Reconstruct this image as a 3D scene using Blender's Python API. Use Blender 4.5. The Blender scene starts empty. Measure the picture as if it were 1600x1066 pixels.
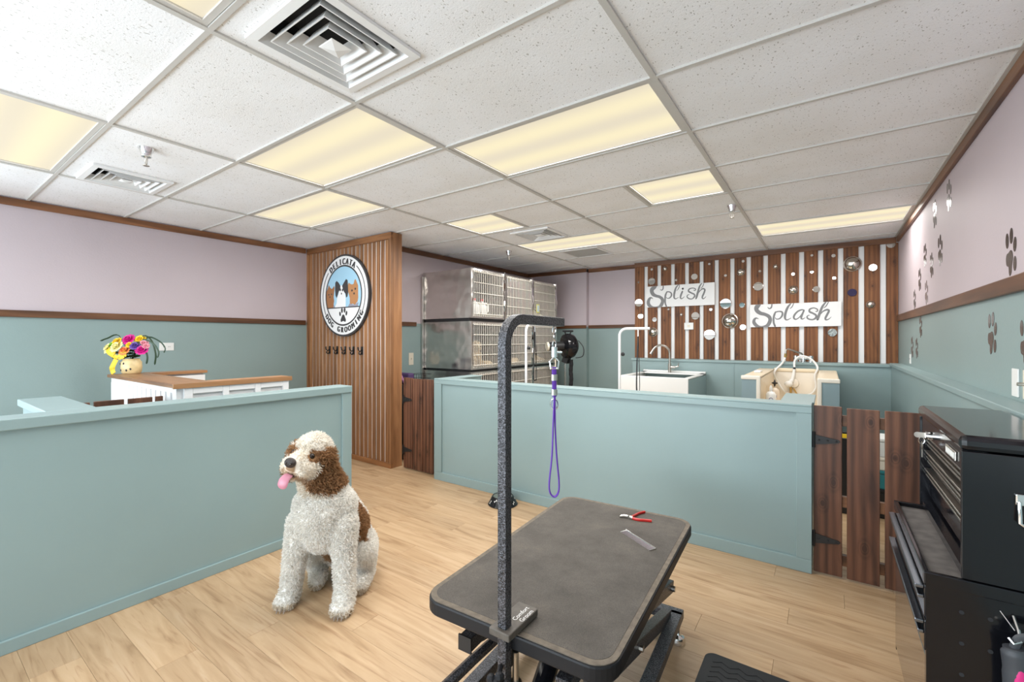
import bpy, bmesh, math, random
import numpy as np
from mathutils import Vector, Matrix, Euler
random.seed(7); rng = np.random.default_rng(7)
PI = math.pi
S = bpy.context.scene
COL = S.collection

# ------------------------------------------------------------------ camera, world, light, exposure
cam = bpy.data.cameras.new('camera'); camo = bpy.data.objects.new('camera', cam); COL.objects.link(camo)
camo.location = (0, 0, 1.345); camo.rotation_euler = (PI / 2, 0, 0.6146)
cam.sensor_width = 36.0; cam.lens = 697.0 / 1600 * 36; cam.shift_y = -3 / 1600; cam.clip_start = 0.03
S.camera = camo
S.view_settings.view_transform = 'Standard'; S.view_settings.look = 'None'
S.view_settings.gamma = 1; S.view_settings.use_curve_mapping = False
S.view_settings.exposure = 0.12
w = bpy.data.worlds.new('world'); S.world = w; w.use_nodes = True
wn = w.node_tree.nodes; bg = wn['Background']
sky = wn.new('ShaderNodeTexSky'); sky.sky_type = 'NISHITA'; sky.sun_disc = False; sky.sun_elevation = 0.7
w.node_tree.links.new(sky.outputs[0], bg.inputs[0]); bg.inputs[1].default_value = 0.12

# ------------------------------------------------------------------ measurements
CZ = 1.345; H = 2.4626
XL, XR, YB, YF = -5.27, 0.64, 6.52, -2.45
XK = -4.2             # kennel room's left wall
OX, OY = -3.0422, 0.0764   # ceiling grid origin

def area(name, loc, rot, sx, sy, power, col):
    l = bpy.data.lights.new(name, 'AREA'); l.shape = 'RECTANGLE'; l.size = sx; l.size_y = sy
    l.energy = power; l.color = col
    o = bpy.data.objects.new(name, l); COL.objects.link(o); o.location = loc; o.rotation_euler = rot
    return o
# daylight coming through the shopfront windows behind the camera
area('window_daylight', (-3.2, -2.32, 1.35), (PI / 2, 0, 0), 3.6, 1.9, 88, (0.81, 0.915, 1.0))
# added fill light at the windows, tilted up to brighten the ceiling
area('ceiling_fill', (-2.4, -2.30, 0.80), (PI / 2 + .38, 0, 0), 2.2, 0.9, 58, (0.80, 0.91, 1.0))
# added fill light for the right side, set in an invented door opening
area('right_fill', (-0.45, -2.32, 1.10), (PI / 2 + .40, 0, 0), 0.95, 1.9, 36, (0.84, 0.93, 1.0))
# the corner shop's second window, in the left wall just before the view begins
area('side_daylight', (XL + .12, -1.25, 1.40), (PI / 2, 0, -PI / 2), 1.9, 1.2, 75, (0.81, 0.915, 1.0))
LAMP = 0.80           # strength of the troffer lenses
LAMPW = 18           # watts each troffer throws down through its prismatic lens

# ------------------------------------------------------------------ mesh helpers
class MB:
    def __init__(s): s.v = []; s.f = []; s.m = []; s.mi = 0
    def add(s, vs, fs):
        b = len(s.v); s.v += [tuple(v) for v in vs]
        for f in fs: s.f.append([b + i for i in f]); s.m.append(s.mi)
        return s
    def box(s, x0, x1, y0, y1, z0, z1):
        vs = [(x, y, z) for x in (x0, x1) for y in (y0, y1) for z in (z0, z1)]
        return s.add(vs, [(0, 1, 3, 2), (4, 6, 7, 5), (0, 4, 5, 1), (2, 3, 7, 6), (0, 2, 6, 4), (1, 5, 7, 3)])
    def cbox(s, x0, x1, y0, y1, z0, z1, c):
        """box whose top edge is chamfered by c"""
        vs = [(x0, y0, z0), (x1, y0, z0), (x1, y1, z0), (x0, y1, z0), (x0, y0, z1 - c), (x1, y0, z1 - c), (x1, y1, z1 - c), (x0, y1, z1 - c),
              (x0 + c, y0 + c, z1), (x1 - c, y0 + c, z1), (x1 - c, y1 - c, z1), (x0 + c, y1 - c, z1)]
        fs = [(3, 2, 1, 0), (8, 9, 10, 11)]
        for i in range(4):
            j = (i + 1) % 4
            fs += [(i, j, j + 4, i + 4), (i + 4, j + 4, j + 8, i + 8)]
        return s.add(vs, fs)
    def bar(s, p0, p1, wx, wy, up=(0, 0, 1)):
        """rectangular bar from p0 to p1"""
        p0 = Vector(p0); p1 = Vector(p1); d = (p1 - p0).normalized(); u = Vector(up)
        if abs(d.dot(u)) > .98: u = Vector((0, 1, 0))
        a = d.cross(u).normalized(); b = a.cross(d)
        vs = [p + a * (sx * wx / 2) + b * (sy * wy / 2) for p in (p0, p1) for sx, sy in ((-1, -1), (1, -1), (1, 1), (-1, 1))]
        return s.add(vs, [(3, 2, 1, 0), (4, 5, 6, 7)] + [(i, (i + 1) % 4, (i + 1) % 4 + 4, i + 4) for i in range(4)])
    def tube(s, pts, r, n=8, flat=1.0, side=None, cap=True, ph=0):
        pts = [Vector(p) for p in pts]; k = len(pts); rs = r if hasattr(r, '__len__') else [r] * k
        rings = []; prev = None
        for i, p in enumerate(pts):
            d = (pts[min(i + 1, k - 1)] - pts[max(i - 1, 0)]).normalized()
            if side is not None: a = Vector(side)
            elif prev is not None: a = prev
            else: a = Vector((0, 0, 1)) if abs(d.z) < .9 else Vector((1, 0, 0))
            a = (a - d * a.dot(d)).normalized(); prev = a; b = d.cross(a)
            rings.append([p + a * (math.cos(2 * PI * j / n + ph) * rs[i]) + b * (math.sin(2 * PI * j / n + ph) * rs[i] * flat) for j in range(n)])
        vs = [v for ring in rings for v in ring]; fs = []
        for i in range(k - 1):
            for j in range(n):
                q = (j + 1) % n
                fs.append((i * n + j, i * n + q, (i + 1) * n + q, (i + 1) * n + j))
        if cap: fs += [tuple(range(n - 1, -1, -1)), tuple(range((k - 1) * n, k * n))]
        return s.add(vs, fs)
    def cyl(s, p0, p1, r, n=16, r1=None): return s.tube([p0, p1], [r, r if r1 is None else r1], n)
    def lathe(s, prof, c=(0, 0, 0), n=24, axis='z'):
        vs = []; fs = []; k = len(prof)
        for r, z in prof:
            for j in range(n):
                a = 2 * PI * j / n; x, y = r * math.cos(a), r * math.sin(a)
                p = {'z': (x, y, z), 'y': (x, -z, y), 'x': (z, x, y)}[axis]
                vs.append((c[0] + p[0], c[1] + p[1], c[2] + p[2]))
        for i in range(k - 1):
            for j in range(n):
                q = (j + 1) % n
                fs.append((i * n + j, i * n + q, (i + 1) * n + q, (i + 1) * n + j))
        fs += [tuple(range(n - 1, -1, -1)), tuple(range((k - 1) * n, k * n))]
        return s.add(vs, fs)
    def ball(s, c, r, n=10, m=7, sc=(1, 1, 1)):
        prof = [(max(1e-4, math.sin(PI * i / m)), -math.cos(PI * i / m)) for i in range(m + 1)]
        b = len(s.v); s.lathe(prof, (0, 0, 0), n)
        for i in range(b, len(s.v)):
            v = s.v[i]; s.v[i] = (c[0] + v[0] * r * sc[0], c[1] + v[1] * r * sc[1], c[2] + v[2] * r * sc[2])
        return s
    def prism(s, poly, frame, d0, d1):
        """poly in (a,b); frame(a,b,d)->xyz"""
        n = len(poly); vs = [frame(a, b, d0) for a, b in poly] + [frame(a, b, d1) for a, b in poly]
        return s.add(vs, [tuple(range(n - 1, -1, -1)), tuple(range(n, 2 * n))] + [(i, (i + 1) % n, (i + 1) % n + n, i + n) for i in range(n)])
    def xform(s, fn, start=0):
        for i in range(start, len(s.v)): s.v[i] = tuple(fn(*s.v[i]))
        return s
    def mesh(s, name, mats, smooth=False):
        me = bpy.data.meshes.new(name); me.from_pydata(s.v, [], s.f)
        for m in (mats if isinstance(mats, (list, tuple)) else [mats]): me.materials.append(m)
        bm = bmesh.new(); bm.from_mesh(me)
        for f, mi in zip(bm.faces, s.m): f.material_index = mi; f.smooth = smooth
        bmesh.ops.recalc_face_normals(bm, faces=bm.faces)
        bm.to_mesh(me); bm.free(); me.update()
        return me

WT = {}
def link(name, me, parent=None, loc=(0, 0, 0), rot=(0, 0, 0), bevel=0, sharp=None):
    o = bpy.data.objects.new(name, me); COL.objects.link(o)
    off = Vector((0, 0, 0))
    if parent is not None: o.parent = parent; off = WT.get(parent.name, off)
    o.location = Vector(loc) - off; o.rotation_euler = rot
    if bevel:
        b = o.modifiers.new('bevel', 'BEVEL'); b.width = bevel; b.segments = 2; b.limit_method = 'ANGLE'; b.angle_limit = .6
    if sharp is not None:
        for e in (): pass
        try: me.set_sharp_from_angle(angle=sharp)
        except Exception: pass
    return o
def obj(name, mb, m, parent=None, smooth=False, bevel=0, **k):
    return link(name, mb.mesh(name, m, smooth), parent, bevel=bevel, sharp=.7 if smooth else None, **k)
def tag(o, label, cat, group=None, kind=None):
    o['label'] = label
    if cat: o['category'] = cat
    if group: o['group'] = group
    if kind: o['kind'] = kind
    return o
def thing(name, label, cat, loc=(0, 0, 0), group=None, local=False, rotz=0, kind=None):
    o = bpy.data.objects.new(name, None); COL.objects.link(o); o.location = loc; o.rotation_euler = (0, 0, rotz)
    o.empty_display_size = .05
    WT[o.name] = Vector((0, 0, 0)) if local else Vector(loc)
    return tag(o, label, cat, group, kind)
def struct(name, mb, m, label=None, **k):
    o = obj(name, mb, m, **k); o['kind'] = 'structure'
    if label: o['label'] = label
    return o

# ------------------------------------------------------------------ materials
def new_mat(name):
    m = bpy.data.materials.new(name); m.use_nodes = True
    nt = m.node_tree; return m, nt, nt.nodes['Principled BSDF']
def N(nt, t, **kw):
    n = nt.nodes.new(t)
    for k, v in kw.items():
        if k in n.inputs: n.inputs[k].default_value = v
        else: setattr(n, k, v)
    return n
def L(nt, a, b): nt.links.new(a, b)
def bump(nt, bs, h, strength, dist=.01):
    b = N(nt, 'ShaderNodeBump'); b.inputs['Strength'].default_value = strength; b.inputs['Distance'].default_value = dist
    L(nt, h, b.inputs['Height']); L(nt, b.outputs[0], bs.inputs['Normal'])
def coords(nt, scale=(1, 1, 1), rand=True):
    tc = N(nt, 'ShaderNodeTexCoord'); mp = N(nt, 'ShaderNodeMapping'); mp.inputs['Scale'].default_value = scale
    if rand:
        oi = N(nt, 'ShaderNodeObjectInfo'); mu = N(nt, 'ShaderNodeMath', operation='MULTIPLY'); mu.inputs[1].default_value = 37.0
        L(nt, oi.outputs['Random'], mu.inputs[0])
        ad = N(nt, 'ShaderNodeVectorMath', operation='ADD'); L(nt, tc.outputs['Object'], ad.inputs[0]); L(nt, mu.outputs[0], ad.inputs[1])
        L(nt, ad.outputs[0], mp.inputs[0]); return mp, oi
    L(nt, tc.outputs['Object'], mp.inputs[0]); return mp, None
def ramp(nt, src, stops):
    r = N(nt, 'ShaderNodeValToRGB'); e = r.color_ramp.elements
    while len(e) < len(stops): e.new(.5)
    for k, (p, c) in enumerate(stops): e[k].position = p; e[k].color = (*c, 1)
    L(nt, src, r.inputs[0]); return r
def mix(nt, typ, fac, a, b):
    m = N(nt, 'ShaderNodeMix', data_type='RGBA', blend_type=typ)
    for v, i in ((fac, 0), (a, 6), (b, 7)):
        if hasattr(v, 'is_linked'): L(nt, v, m.inputs[i])
        elif i == 0: m.inputs[0].default_value = v
        else: m.inputs[i].default_value = (*v, 1)
    return m.outputs[2]
def plain(name, c, rough=.5, metal=0, bscale=0, bstr=.1, var=0, vscale=4, spec=.5, coat=0):
    m, nt, bs = new_mat(name)
    bs.inputs['Base Color'].default_value = (*c, 1); bs.inputs['Roughness'].default_value = rough; bs.inputs['Metallic'].default_value = metal
    bs.inputs['Specular IOR Level'].default_value = spec; bs.inputs['Coat Weight'].default_value = coat
    mp, _ = coords(nt, rand=False)
    if var:
        n = N(nt, 'ShaderNodeTexNoise'); n.inputs['Scale'].default_value = vscale; n.inputs['Detail'].default_value = 5; L(nt, mp.outputs[0], n.inputs[0])
        r = ramp(nt, n.outputs[0], [(.3, [x * (1 - var) for x in c]), (.7, [min(1, x * (1 + var)) for x in c])]); L(nt, r.outputs[0], bs.inputs['Base Color'])
    if bscale:
        n2 = N(nt, 'ShaderNodeTexNoise'); n2.inputs['Scale'].default_value = bscale; n2.inputs['Detail'].default_value = 2; L(nt, mp.outputs[0], n2.inputs[0])
        bump(nt, bs, n2.outputs[0], bstr)
    return m
def wood(name, dark, mid, light, axis='z', rough=.45, s=1.0, var=.25, knots=False, bstr=.15):
    m, nt, bs = new_mat(name); ax = 'xyz'.index(axis)
    sc = [1, 1, 1]; sc[ax] = .10
    mp, oi = coords(nt, sc)
    n1 = N(nt, 'ShaderNodeTexNoise'); n1.inputs['Scale'].default_value = 9 * s; n1.inputs['Detail'].default_value = 5; n1.inputs['Distortion'].default_value = 1.2
    L(nt, mp.outputs[0], n1.inputs[0])
    wv = N(nt, 'ShaderNodeTexWave', wave_type='BANDS', bands_direction='Y' if axis == 'x' else 'X'); wv.inputs['Scale'].default_value = 7 * s; wv.inputs['Distortion'].default_value = 8; wv.inputs['Detail'].default_value = 2.5; wv.inputs['Detail Scale'].default_value = .7
    L(nt, mp.outputs[0], wv.inputs[0])
    ad = N(nt, 'ShaderNodeMath', operation='MULTIPLY_ADD'); L(nt, wv.outputs['Fac'], ad.inputs[0]); ad.inputs[1].default_value = .22; 
    sb = N(nt, 'ShaderNodeMath', operation='MULTIPLY'); L(nt, n1.outputs[0], sb.inputs[0]); sb.inputs[1].default_value = .86; L(nt, sb.outputs[0], ad.inputs[2])
    fac = ad.outputs[0]
    if knots:
        mp2, _ = coords(nt, (1, 1, 1)); sx_ = N(nt, 'ShaderNodeSeparateXYZ'); L(nt, mp2.outputs[0], sx_.inputs[0])
        ax_ = N(nt, 'ShaderNodeMath', operation='ADD'); L(nt, sx_.outputs[0], ax_.inputs[0]); L(nt, sx_.outputs[1], ax_.inputs[1])
        m1 = N(nt, 'ShaderNodeMath', operation='MULTIPLY'); m1.inputs[1].default_value = 6.0; L(nt, ax_.outputs[0], m1.inputs[0])
        m2 = N(nt, 'ShaderNodeMath', operation='MULTIPLY'); m2.inputs[1].default_value = 3.6; L(nt, sx_.outputs[2], m2.inputs[0])
        cb = N(nt, 'ShaderNodeCombineXYZ'); L(nt, m1.outputs[0], cb.inputs[0]); L(nt, m2.outputs[0], cb.inputs[1])
        vo = N(nt, 'ShaderNodeTexVoronoi', voronoi_dimensions='2D'); vo.inputs['Scale'].default_value = 1.0; L(nt, cb.outputs[0], vo.inputs[0])
        kr = ramp(nt, vo.outputs['Distance'], [(.0, (1, 1, 1)), (.05, (.75, .75, .75)), (.075, (.1, .1, .1)), (.10, (.45, .45, .45)), (.13, (.05, .05, .05)), (.17, (.22, .22, .22)), (.24, (0, 0, 0))])
        su = N(nt, 'ShaderNodeMath', operation='SUBTRACT'); L(nt, fac, su.inputs[0]); 
        km = N(nt, 'ShaderNodeMath', operation='MULTIPLY'); L(nt, kr.outputs[0], km.inputs[0]); km.inputs[1].default_value = .4; L(nt, km.outputs[0], su.inputs[1]); fac = su.outputs[0]
    r = ramp(nt, fac, [(.28, dark), (.52, mid), (.75, light)])
    fs = [90 * s] * 3; fs[ax] = 3
    mp3, _ = coords(nt, fs); n3 = N(nt, 'ShaderNodeTexNoise'); n3.inputs['Scale'].default_value = 1.5; n3.inputs['Detail'].default_value = 3; L(nt, mp3.outputs[0], n3.inputs[0])
    fr = ramp(nt, n3.outputs[0], [(.3, (.72, .72, .72)), (.6, (1, 1, 1))])
    c = mix(nt, 'MULTIPLY', .55, r.outputs[0], fr.outputs[0])
    hs = N(nt, 'ShaderNodeHueSaturation'); L(nt, c, hs.inputs['Color'])
    mr = N(nt, 'ShaderNodeMapRange'); L(nt, oi.outputs['Random'], mr.inputs[0]); mr.inputs[3].default_value = 1 - var; mr.inputs[4].default_value = 1 + var; L(nt, mr.outputs[0], hs.inputs['Value'])
    L(nt, hs.outputs[0], bs.inputs['Base Color']); bs.inputs['Roughness'].default_value = rough
    bump(nt, bs, n3.outputs[0], bstr, .003)
    return m

def paint_mat(name, c, rough, bs_=.12):
    m, nt, bs = new_mat(name); mp, _ = coords(nt, rand=False)
    n = N(nt, 'ShaderNodeTexNoise'); n.inputs['Scale'].default_value = 1.3; n.inputs['Detail'].default_value = 4; L(nt, mp.outputs[0], n.inputs[0])
    r = ramp(nt, n.outputs[0], [(.3, [x * .96 for x in c]), (.7, [x * 1.03 for x in c])]); L(nt, r.outputs[0], bs.inputs['Base Color'])
    bs.inputs['Roughness'].default_value = rough
    n2 = N(nt, 'ShaderNodeTexNoise'); n2.inputs['Scale'].default_value = 75; n2.inputs['Detail'].default_value = 3; L(nt, mp.outputs[0], n2.inputs[0])
    bump(nt, bs, n2.outputs[0], bs_, .006); return m
GREEN = paint_mat('green_wall_paint', (.265, .355, .352), .42)
GREENP = paint_mat('green_gloss_paint', (.262, .358, .362), .38, .03)
PURPLE = paint_mat('lilac_wall_paint', (.555, .475, .505), .58)
WHITEP = plain('white_paint', (.84, .84, .84), .4)
BROWN = wood('brown_trim_wood', (.07, .028, .011), (.16, .065, .026), (.25, .108, .045), 'x', .4)
BROWNY = wood('brown_trim_wood_y', (.07, .028, .011), (.16, .065, .026), (.25, .108, .045), 'y', .4)
BOARD = wood('panel_board_wood', (.08, .027, .008), (.185, .066, .019), (.275, .108, .035), 'z', .6, 1.1, .12, True)
SLAT = wood('slat_wood', (.17, .072, .027), (.29, .132, .054), (.40, .195, .083), 'z', .42, 1.3, .17)
SLATX = wood('slat_trim_wood', (.10, .04, .015), (.25, .105, .038), (.38, .17, .066), 'x', .4, 1.2, .1)
GATE = wood('gate_wood', (.05, .02, .011), (.125, .05, .027), (.20, .085, .045), 'z', .42, 1.0, .12, True)
COUNT = wood('counter_wood', (.17, .075, .03), (.35, .17, .072), (.48, .26, .12), 'x', .35)
COUNTY = wood('counter_wood_y', (.17, .075, .03), (.35, .17, .072), (.48, .26, .12), 'y', .35)
TEEM = plain('grid_bar_white', (.56, .54, .51), .5)
BLACK = plain('black_gloss', (.006, .006, .008), .12, spec=.5)
BLACKM = plain('black_satin', (.015, .015, .016), .45)
RUBBER = plain('black_rubber', (.013, .013, .015), .5, spec=.3)
CHROME = plain('chrome', (.78, .78, .78), .12, 1)
STEEL = plain('brushed_nickel', (.55, .51, .46), .28, 1)
MIRROR = plain('mirror_glass', (.9, .9, .9), .015, 1)
DOME = plain('dome_mirror', (.62, .58, .52), .04, 1)
WHITE = plain('white_plastic', (.82, .82, .80), .35)
IVORY = plain('ivory_plastic', (.74, .68, .56), .35)
CREAM = plain('cream_tub', (.78, .66, .48), .3)
CREAML = plain('cream_rim', (.84, .78, .68), .3)
BLUEP = paint_mat('tub_blue_paint', (.24, .33, .36), .4, .02)
INK = plain('dark_grey_ink', (.045, .043, .045), .5)
SCRIPT = plain('grey_script_paint', (.20, .20, .205), .5)
PAW = plain('dark_bronze_vinyl', (.10, .085, .075), .18, .55)
PAWL = plain('silver_vinyl', (.5, .48, .5), .15, .8)
PURP = plain('purple_strap', (.11, .025, .36), .55, bscale=400, bstr=.2)
RED = plain('red_grip', (.55, .02, .015), .35)
PINK = plain('pink_grip', (.72, .03, .22), .4)
GREYR = plain('grey_rubber', (.055, .058, .066), .5)
YELLOW = plain('yellow_petal', (.85, .56, .02), .5)
DARK = plain('dark_void', (.02, .02, .022), .8)

def ceil_tile_mat():
    m, nt, bs = new_mat('acoustic_tile'); mp, oi = coords(nt, (1, 1, 1))
    n = N(nt, 'ShaderNodeTexNoise'); n.inputs['Scale'].default_value = 30; L(nt, mp.outputs[0], n.inputs[0])
    dm = mix(nt, 'ADD', .03, mp.outputs[0], n.outputs['Color'])
    fac = None
    for sc, th, sz in ((95, .21, (1, .5, 1)), (190, .17, (.7, 1, 1))):
        mpp = N(nt, 'ShaderNodeMapping'); mpp.inputs['Scale'].default_value = sz; L(nt, dm, mpp.inputs[0])
        v = N(nt, 'ShaderNodeTexVoronoi'); v.inputs['Scale'].default_value = sc; L(nt, mpp.outputs[0], v.inputs[0])
        sep = N(nt, 'ShaderNodeSeparateColor'); L(nt, v.outputs['Color'], sep.inputs[0])
        # only some of the cells carry a fissure
        th_ = N(nt, 'ShaderNodeMath', operation='MULTIPLY'); L(nt, sep.outputs[0], th_.inputs[0]); th_.inputs[1].default_value = th * 1.25
        lt = N(nt, 'ShaderNodeMath', operation='LESS_THAN'); L(nt, v.outputs['Distance'], lt.inputs[0]); L(nt, th_.outputs[0], lt.inputs[1])
        if fac is None: fac = lt.outputs[0]
        else:
            mx = N(nt, 'ShaderNodeMath', operation='MAXIMUM'); L(nt, fac, mx.inputs[0]); L(nt, lt.outputs[0], mx.inputs[1]); fac = mx.outputs[0]
    c = mix(nt, 'MIX', fac, (.90, .905, .93), (.52, .51, .50))
    n3 = N(nt, 'ShaderNodeTexNoise'); n3.inputs['Scale'].default_value = 2.2; n3.inputs['Detail'].default_value = 4; L(nt, mp.outputs[0], n3.inputs[0])
    sr = ramp(nt, n3.outputs[0], [(.3, (.93, .915, .89)), (.6, (1, 1, 1))])
    c = mix(nt, 'MULTIPLY', 1, c, sr.outputs[0])
    L(nt, c, bs.inputs['Base Color']); bs.inputs['Roughness'].default_value = .85
    n2 = N(nt, 'ShaderNodeTexNoise'); n2.inputs['Scale'].default_value = 160; L(nt, mp.outputs[0], n2.inputs[0])
    bump(nt, bs, n2.outputs[0], .25, .004); return m
TILE = ceil_tile_mat()
def diffuser_mat():
    m, nt, bs = new_mat('troffer_diffuser'); tc = N(nt, 'ShaderNodeTexCoord')
    sp = N(nt, 'ShaderNodeSeparateXYZ'); L(nt, tc.outputs['Generated'], sp.inputs[0])
    # two fluorescent tubes run lengthways behind the lens
    a = N(nt, 'ShaderNodeMath', operation='MULTIPLY'); L(nt, sp.outputs[1], a.inputs[0]); a.inputs[1].default_value = 4 * PI
    b = N(nt, 'ShaderNodeMath', operation='COSINE'); L(nt, a.outputs[0], b.inputs[0])
    r = ramp(nt, N(nt, 'ShaderNodeMath', operation='MULTIPLY_ADD').outputs[0], [(0, (1.0, .89, .60)), (1, (.83, .74, .57))])
    ma = r.inputs[0].links[0].from_node; L(nt, b.outputs[0], ma.inputs[0]); ma.inputs[1].default_value = .5; ma.inputs[2].default_value = .5
    bs.inputs['Base Color'].default_value = (.16, .15, .12, 1); bs.inputs['Roughness'].default_value = .5; bs.inputs['Specular IOR Level'].default_value = .2
    L(nt, r.outputs[0], bs.inputs['Emission Color']); bs.inputs['Emission Strength'].default_value = LAMP
    return m
DIFF = diffuser_mat()
def floor_mat():
    m, nt, bs = new_mat('maple_plank')
    mp, oi = coords(nt, (.35, 3.2, 1))
    n = N(nt, 'ShaderNodeTexNoise'); n.inputs['Scale'].default_value = 4.5; n.inputs['Detail'].default_value = 6; n.inputs['Distortion'].default_value = 1.6; L(nt, mp.outputs[0], n.inputs[0])
    r = ramp(nt, n.outputs[0], [(.26, (.30, .18, .092)), (.42, (.435, .288, .162)), (.6, (.50, .342, .202)), (.8, (.55, .395, .255))])
    mp2, _ = coords(nt, (.6, 10, 1)); n2 = N(nt, 'ShaderNodeTexNoise'); n2.inputs['Scale'].default_value = 3.2; n2.inputs['Detail'].default_value = 4; n2.inputs['Distortion'].default_value = 2.2; L(nt, mp2.outputs[0], n2.inputs[0])
    r2 = ramp(nt, n2.outputs[0], [(.3, (.70, .60, .52)), (.43, (1, 1, 1))])
    c = mix(nt, 'MULTIPLY', .75, r.outputs[0], r2.outputs[0])
    hs = N(nt, 'ShaderNodeHueSaturation'); L(nt, c, hs.inputs['Color'])
    mr = N(nt, 'ShaderNodeMapRange'); L(nt, oi.outputs['Random'], mr.inputs[0]); mr.inputs[3].default_value = .90; mr.inputs[4].default_value = 1.08; L(nt, mr.outputs[0], hs.inputs['Value'])
    L(nt, hs.outputs[0], bs.inputs['Base Color']); bs.inputs['Roughness'].default_value = .42
    bump(nt, bs, n2.outputs[0], .05, .002); return m
PLANK = floor_mat()
def hammer_mat():
    m, nt, bs = new_mat('hammered_black'); mp, _ = coords(nt, rand=False)
    v = N(nt, 'ShaderNodeTexVoronoi'); v.inputs['Scale'].default_value = 260; L(nt, mp.outputs[0], v.inputs[0])
    n = N(nt, 'ShaderNodeTexNoise'); n.inputs['Scale'].default_value = 230; n.inputs['Detail'].default_value = 3; L(nt, mp.outputs[0], n.inputs[0])
    r = ramp(nt, n.outputs[0], [(.42, (.02, .02, .023)), (.62, (.12, .12, .135))]); L(nt, r.outputs[0], bs.inputs['Base Color'])
    bs.inputs['Roughness'].default_value = .34; bs.inputs['Metallic'].default_value = .35
    bump(nt, bs, v.outputs['Distance'], .5, .003); return m
HAMMER = hammer_mat()
def mat_top():
    m, nt, bs = new_mat('ribbed_table_rubber'); mp, _ = coords(nt, rand=False)
    n = N(nt, 'ShaderNodeTexNoise'); n.inputs['Scale'].default_value = 6; n.inputs['Detail'].default_value = 8; n.inputs['Roughness'].default_value = .65; L(nt, mp.outputs[0], n.inputs[0])
    r = ramp(nt, n.outputs[0], [(.3, (.062, .052, .042)), (.55, (.105, .09, .075)), (.75, (.15, .125, .10))])
    n2 = N(nt, 'ShaderNodeTexNoise'); n2.inputs['Scale'].default_value = 420; L(nt, mp.outputs[0], n2.inputs[0])
    r2 = ramp(nt, n2.outputs[0], [(.35, (.55, .55, .55)), (.65, (1.0, 1.0, 1.0))])
    L(nt, mix(nt, 'MULTIPLY', .9, r.outputs[0], r2.outputs[0]), bs.inputs['Base Color']); bs.inputs['Roughness'].default_value = .75
    bump(nt, bs, n2.outputs[0], .6, .002); return m
TABTOP = mat_top()
DUSTY = plain('dusty_rubber_edge', (.15, .122, .092), .8, var=.25, vscale=40, bscale=400, bstr=.3)
def sheet_mat():
    m, nt, bs = new_mat('kennel_steel'); mp, _ = coords(nt, rand=False)
    n = N(nt, 'ShaderNodeTexNoise'); n.inputs['Scale'].default_value = 3.0; n.inputs['Detail'].default_value = 2; L(nt, mp.outputs[0], n.inputs[0])
    bs.inputs['Metallic'].default_value = 1; bs.inputs['Base Color'].default_value = (.66, .63, .60, 1); bs.inputs['Roughness'].default_value = .3
    bump(nt, bs, n.outputs[0], .4, .14); return m
SHEET = sheet_mat()
BARM = plain('galvanised_bar', (.80, .75, .67), .4, .3)

# ------------------------------------------------------------------ room shell
def wall_x(name, x, y0, y1, sgn, zc, label, thick=.1):
    """wall in the plane x; sgn = which way its visible face looks"""
    mb = MB(); x2 = x - sgn * thick; a, b = min(x, x2), max(x, x2)
    mb.mi = 0; mb.box(a, b, y0, y1, 0, zc); mb.mi = 1; mb.box(a, b, y0, y1, zc, H + .12)
    return struct(name, mb, [GREEN, PURPLE], label)
def wall_y(name, y, x0, x1, zc, label, thick=.1):
    mb = MB(); mb.mi = 0; mb.box(x0, x1, y, y + thick, 0, zc); mb.mi = 1; mb.box(x0, x1, y, y + thick, zc, H + .12)
    return struct(name, mb, [GREEN, PURPLE], label)
mb = MB(); a, b = XL - .1, XL
mb.mi = 0; mb.box(a, b, -.08, 3.2, 0, 1.55); mb.box(a, b, YF, -2.22, 0, 1.55); mb.box(a, b, -2.22, -.08, 0, .78)
mb.mi = 1; mb.box(a, b, -.08, 3.2, 1.55, H + .12); mb.box(a, b, YF, -2.22, 1.55, H + .12); mb.box(a, b, -2.22, -.08, 2.32, H + .12)
struct('wall_left', mb, [GREEN, PURPLE], 'lilac over sage green wall of the reception side')
wall_x('wall_right', XR, YF, YB, -1, 1.57, 'lilac over sage green right wall with paw prints')
wall_x('wall_kennel', XK, 3.21, YB, 1, 1.54, 'lilac over green wall behind the kennel cages')
mb = MB(); mb.mi = 0; mb.box(XK, -3.10, 6.43, 6.6, 0, 1.54); mb.mi = 1; mb.box(XK, -3.10, 6.43, 6.6, 1.54, H + .12)
mb.mi = 0; mb.box(-3.10, -2.30, YB, 6.6, 0, 1.54); mb.mi = 1; mb.box(-3.10, -2.30, YB, 6.6, 1.54, H + .12)
struct('wall_back', mb, [GREEN, PURPLE], 'lilac over green back wall with a shallow jog')
# front wall behind the camera: shopfront openings with frames and panes
mb = MB(); mb.box(XL, XR, YF - .1, YF, 0, .35); mb.box(XL, XR, YF - .1, YF, 2.35, H + .12)
mb.box(XL, -5.05, YF - .1, YF, .35, 2.35); mb.box(-1.29, -1.0, YF - .1, YF, .35, 2.35); mb.box(.1, XR, YF - .1, YF, .35, 2.35)
struct('wall_front', mb, GREEN, 'shopfront wall behind the viewer')
mb = MB()
for x in (-5.05, -3.8, -2.55, -1.35): mb.box(x, x + .06, YF - .08, YF - .02, .35, 2.35)
mb.box(-5.05, -1.29, YF - .08, YF - .02, .35, .41); mb.box(-5.05, -1.29, YF - .08, YF - .02, 2.29, 2.35)
win = struct('window_1', mb, TEEM, 'wide shopfront window behind the viewer')
GLASS, nt, bs = new_mat('window_glass'); bs.inputs['Transmission Weight'].default_value = 1; bs.inputs['Roughness'].default_value = 0; bs.inputs['IOR'].default_value = 1.1
for x in (-4.99, -3.74, -2.49): obj('pane', MB().box(x, x + 1.18, YF - .055, YF - .045, .41, 2.29), GLASS, win)
mb = MB()
for x in (-1.0, .02): mb.box(x, x + .08, YF - .08, YF - .02, .35, 2.35)
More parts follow.
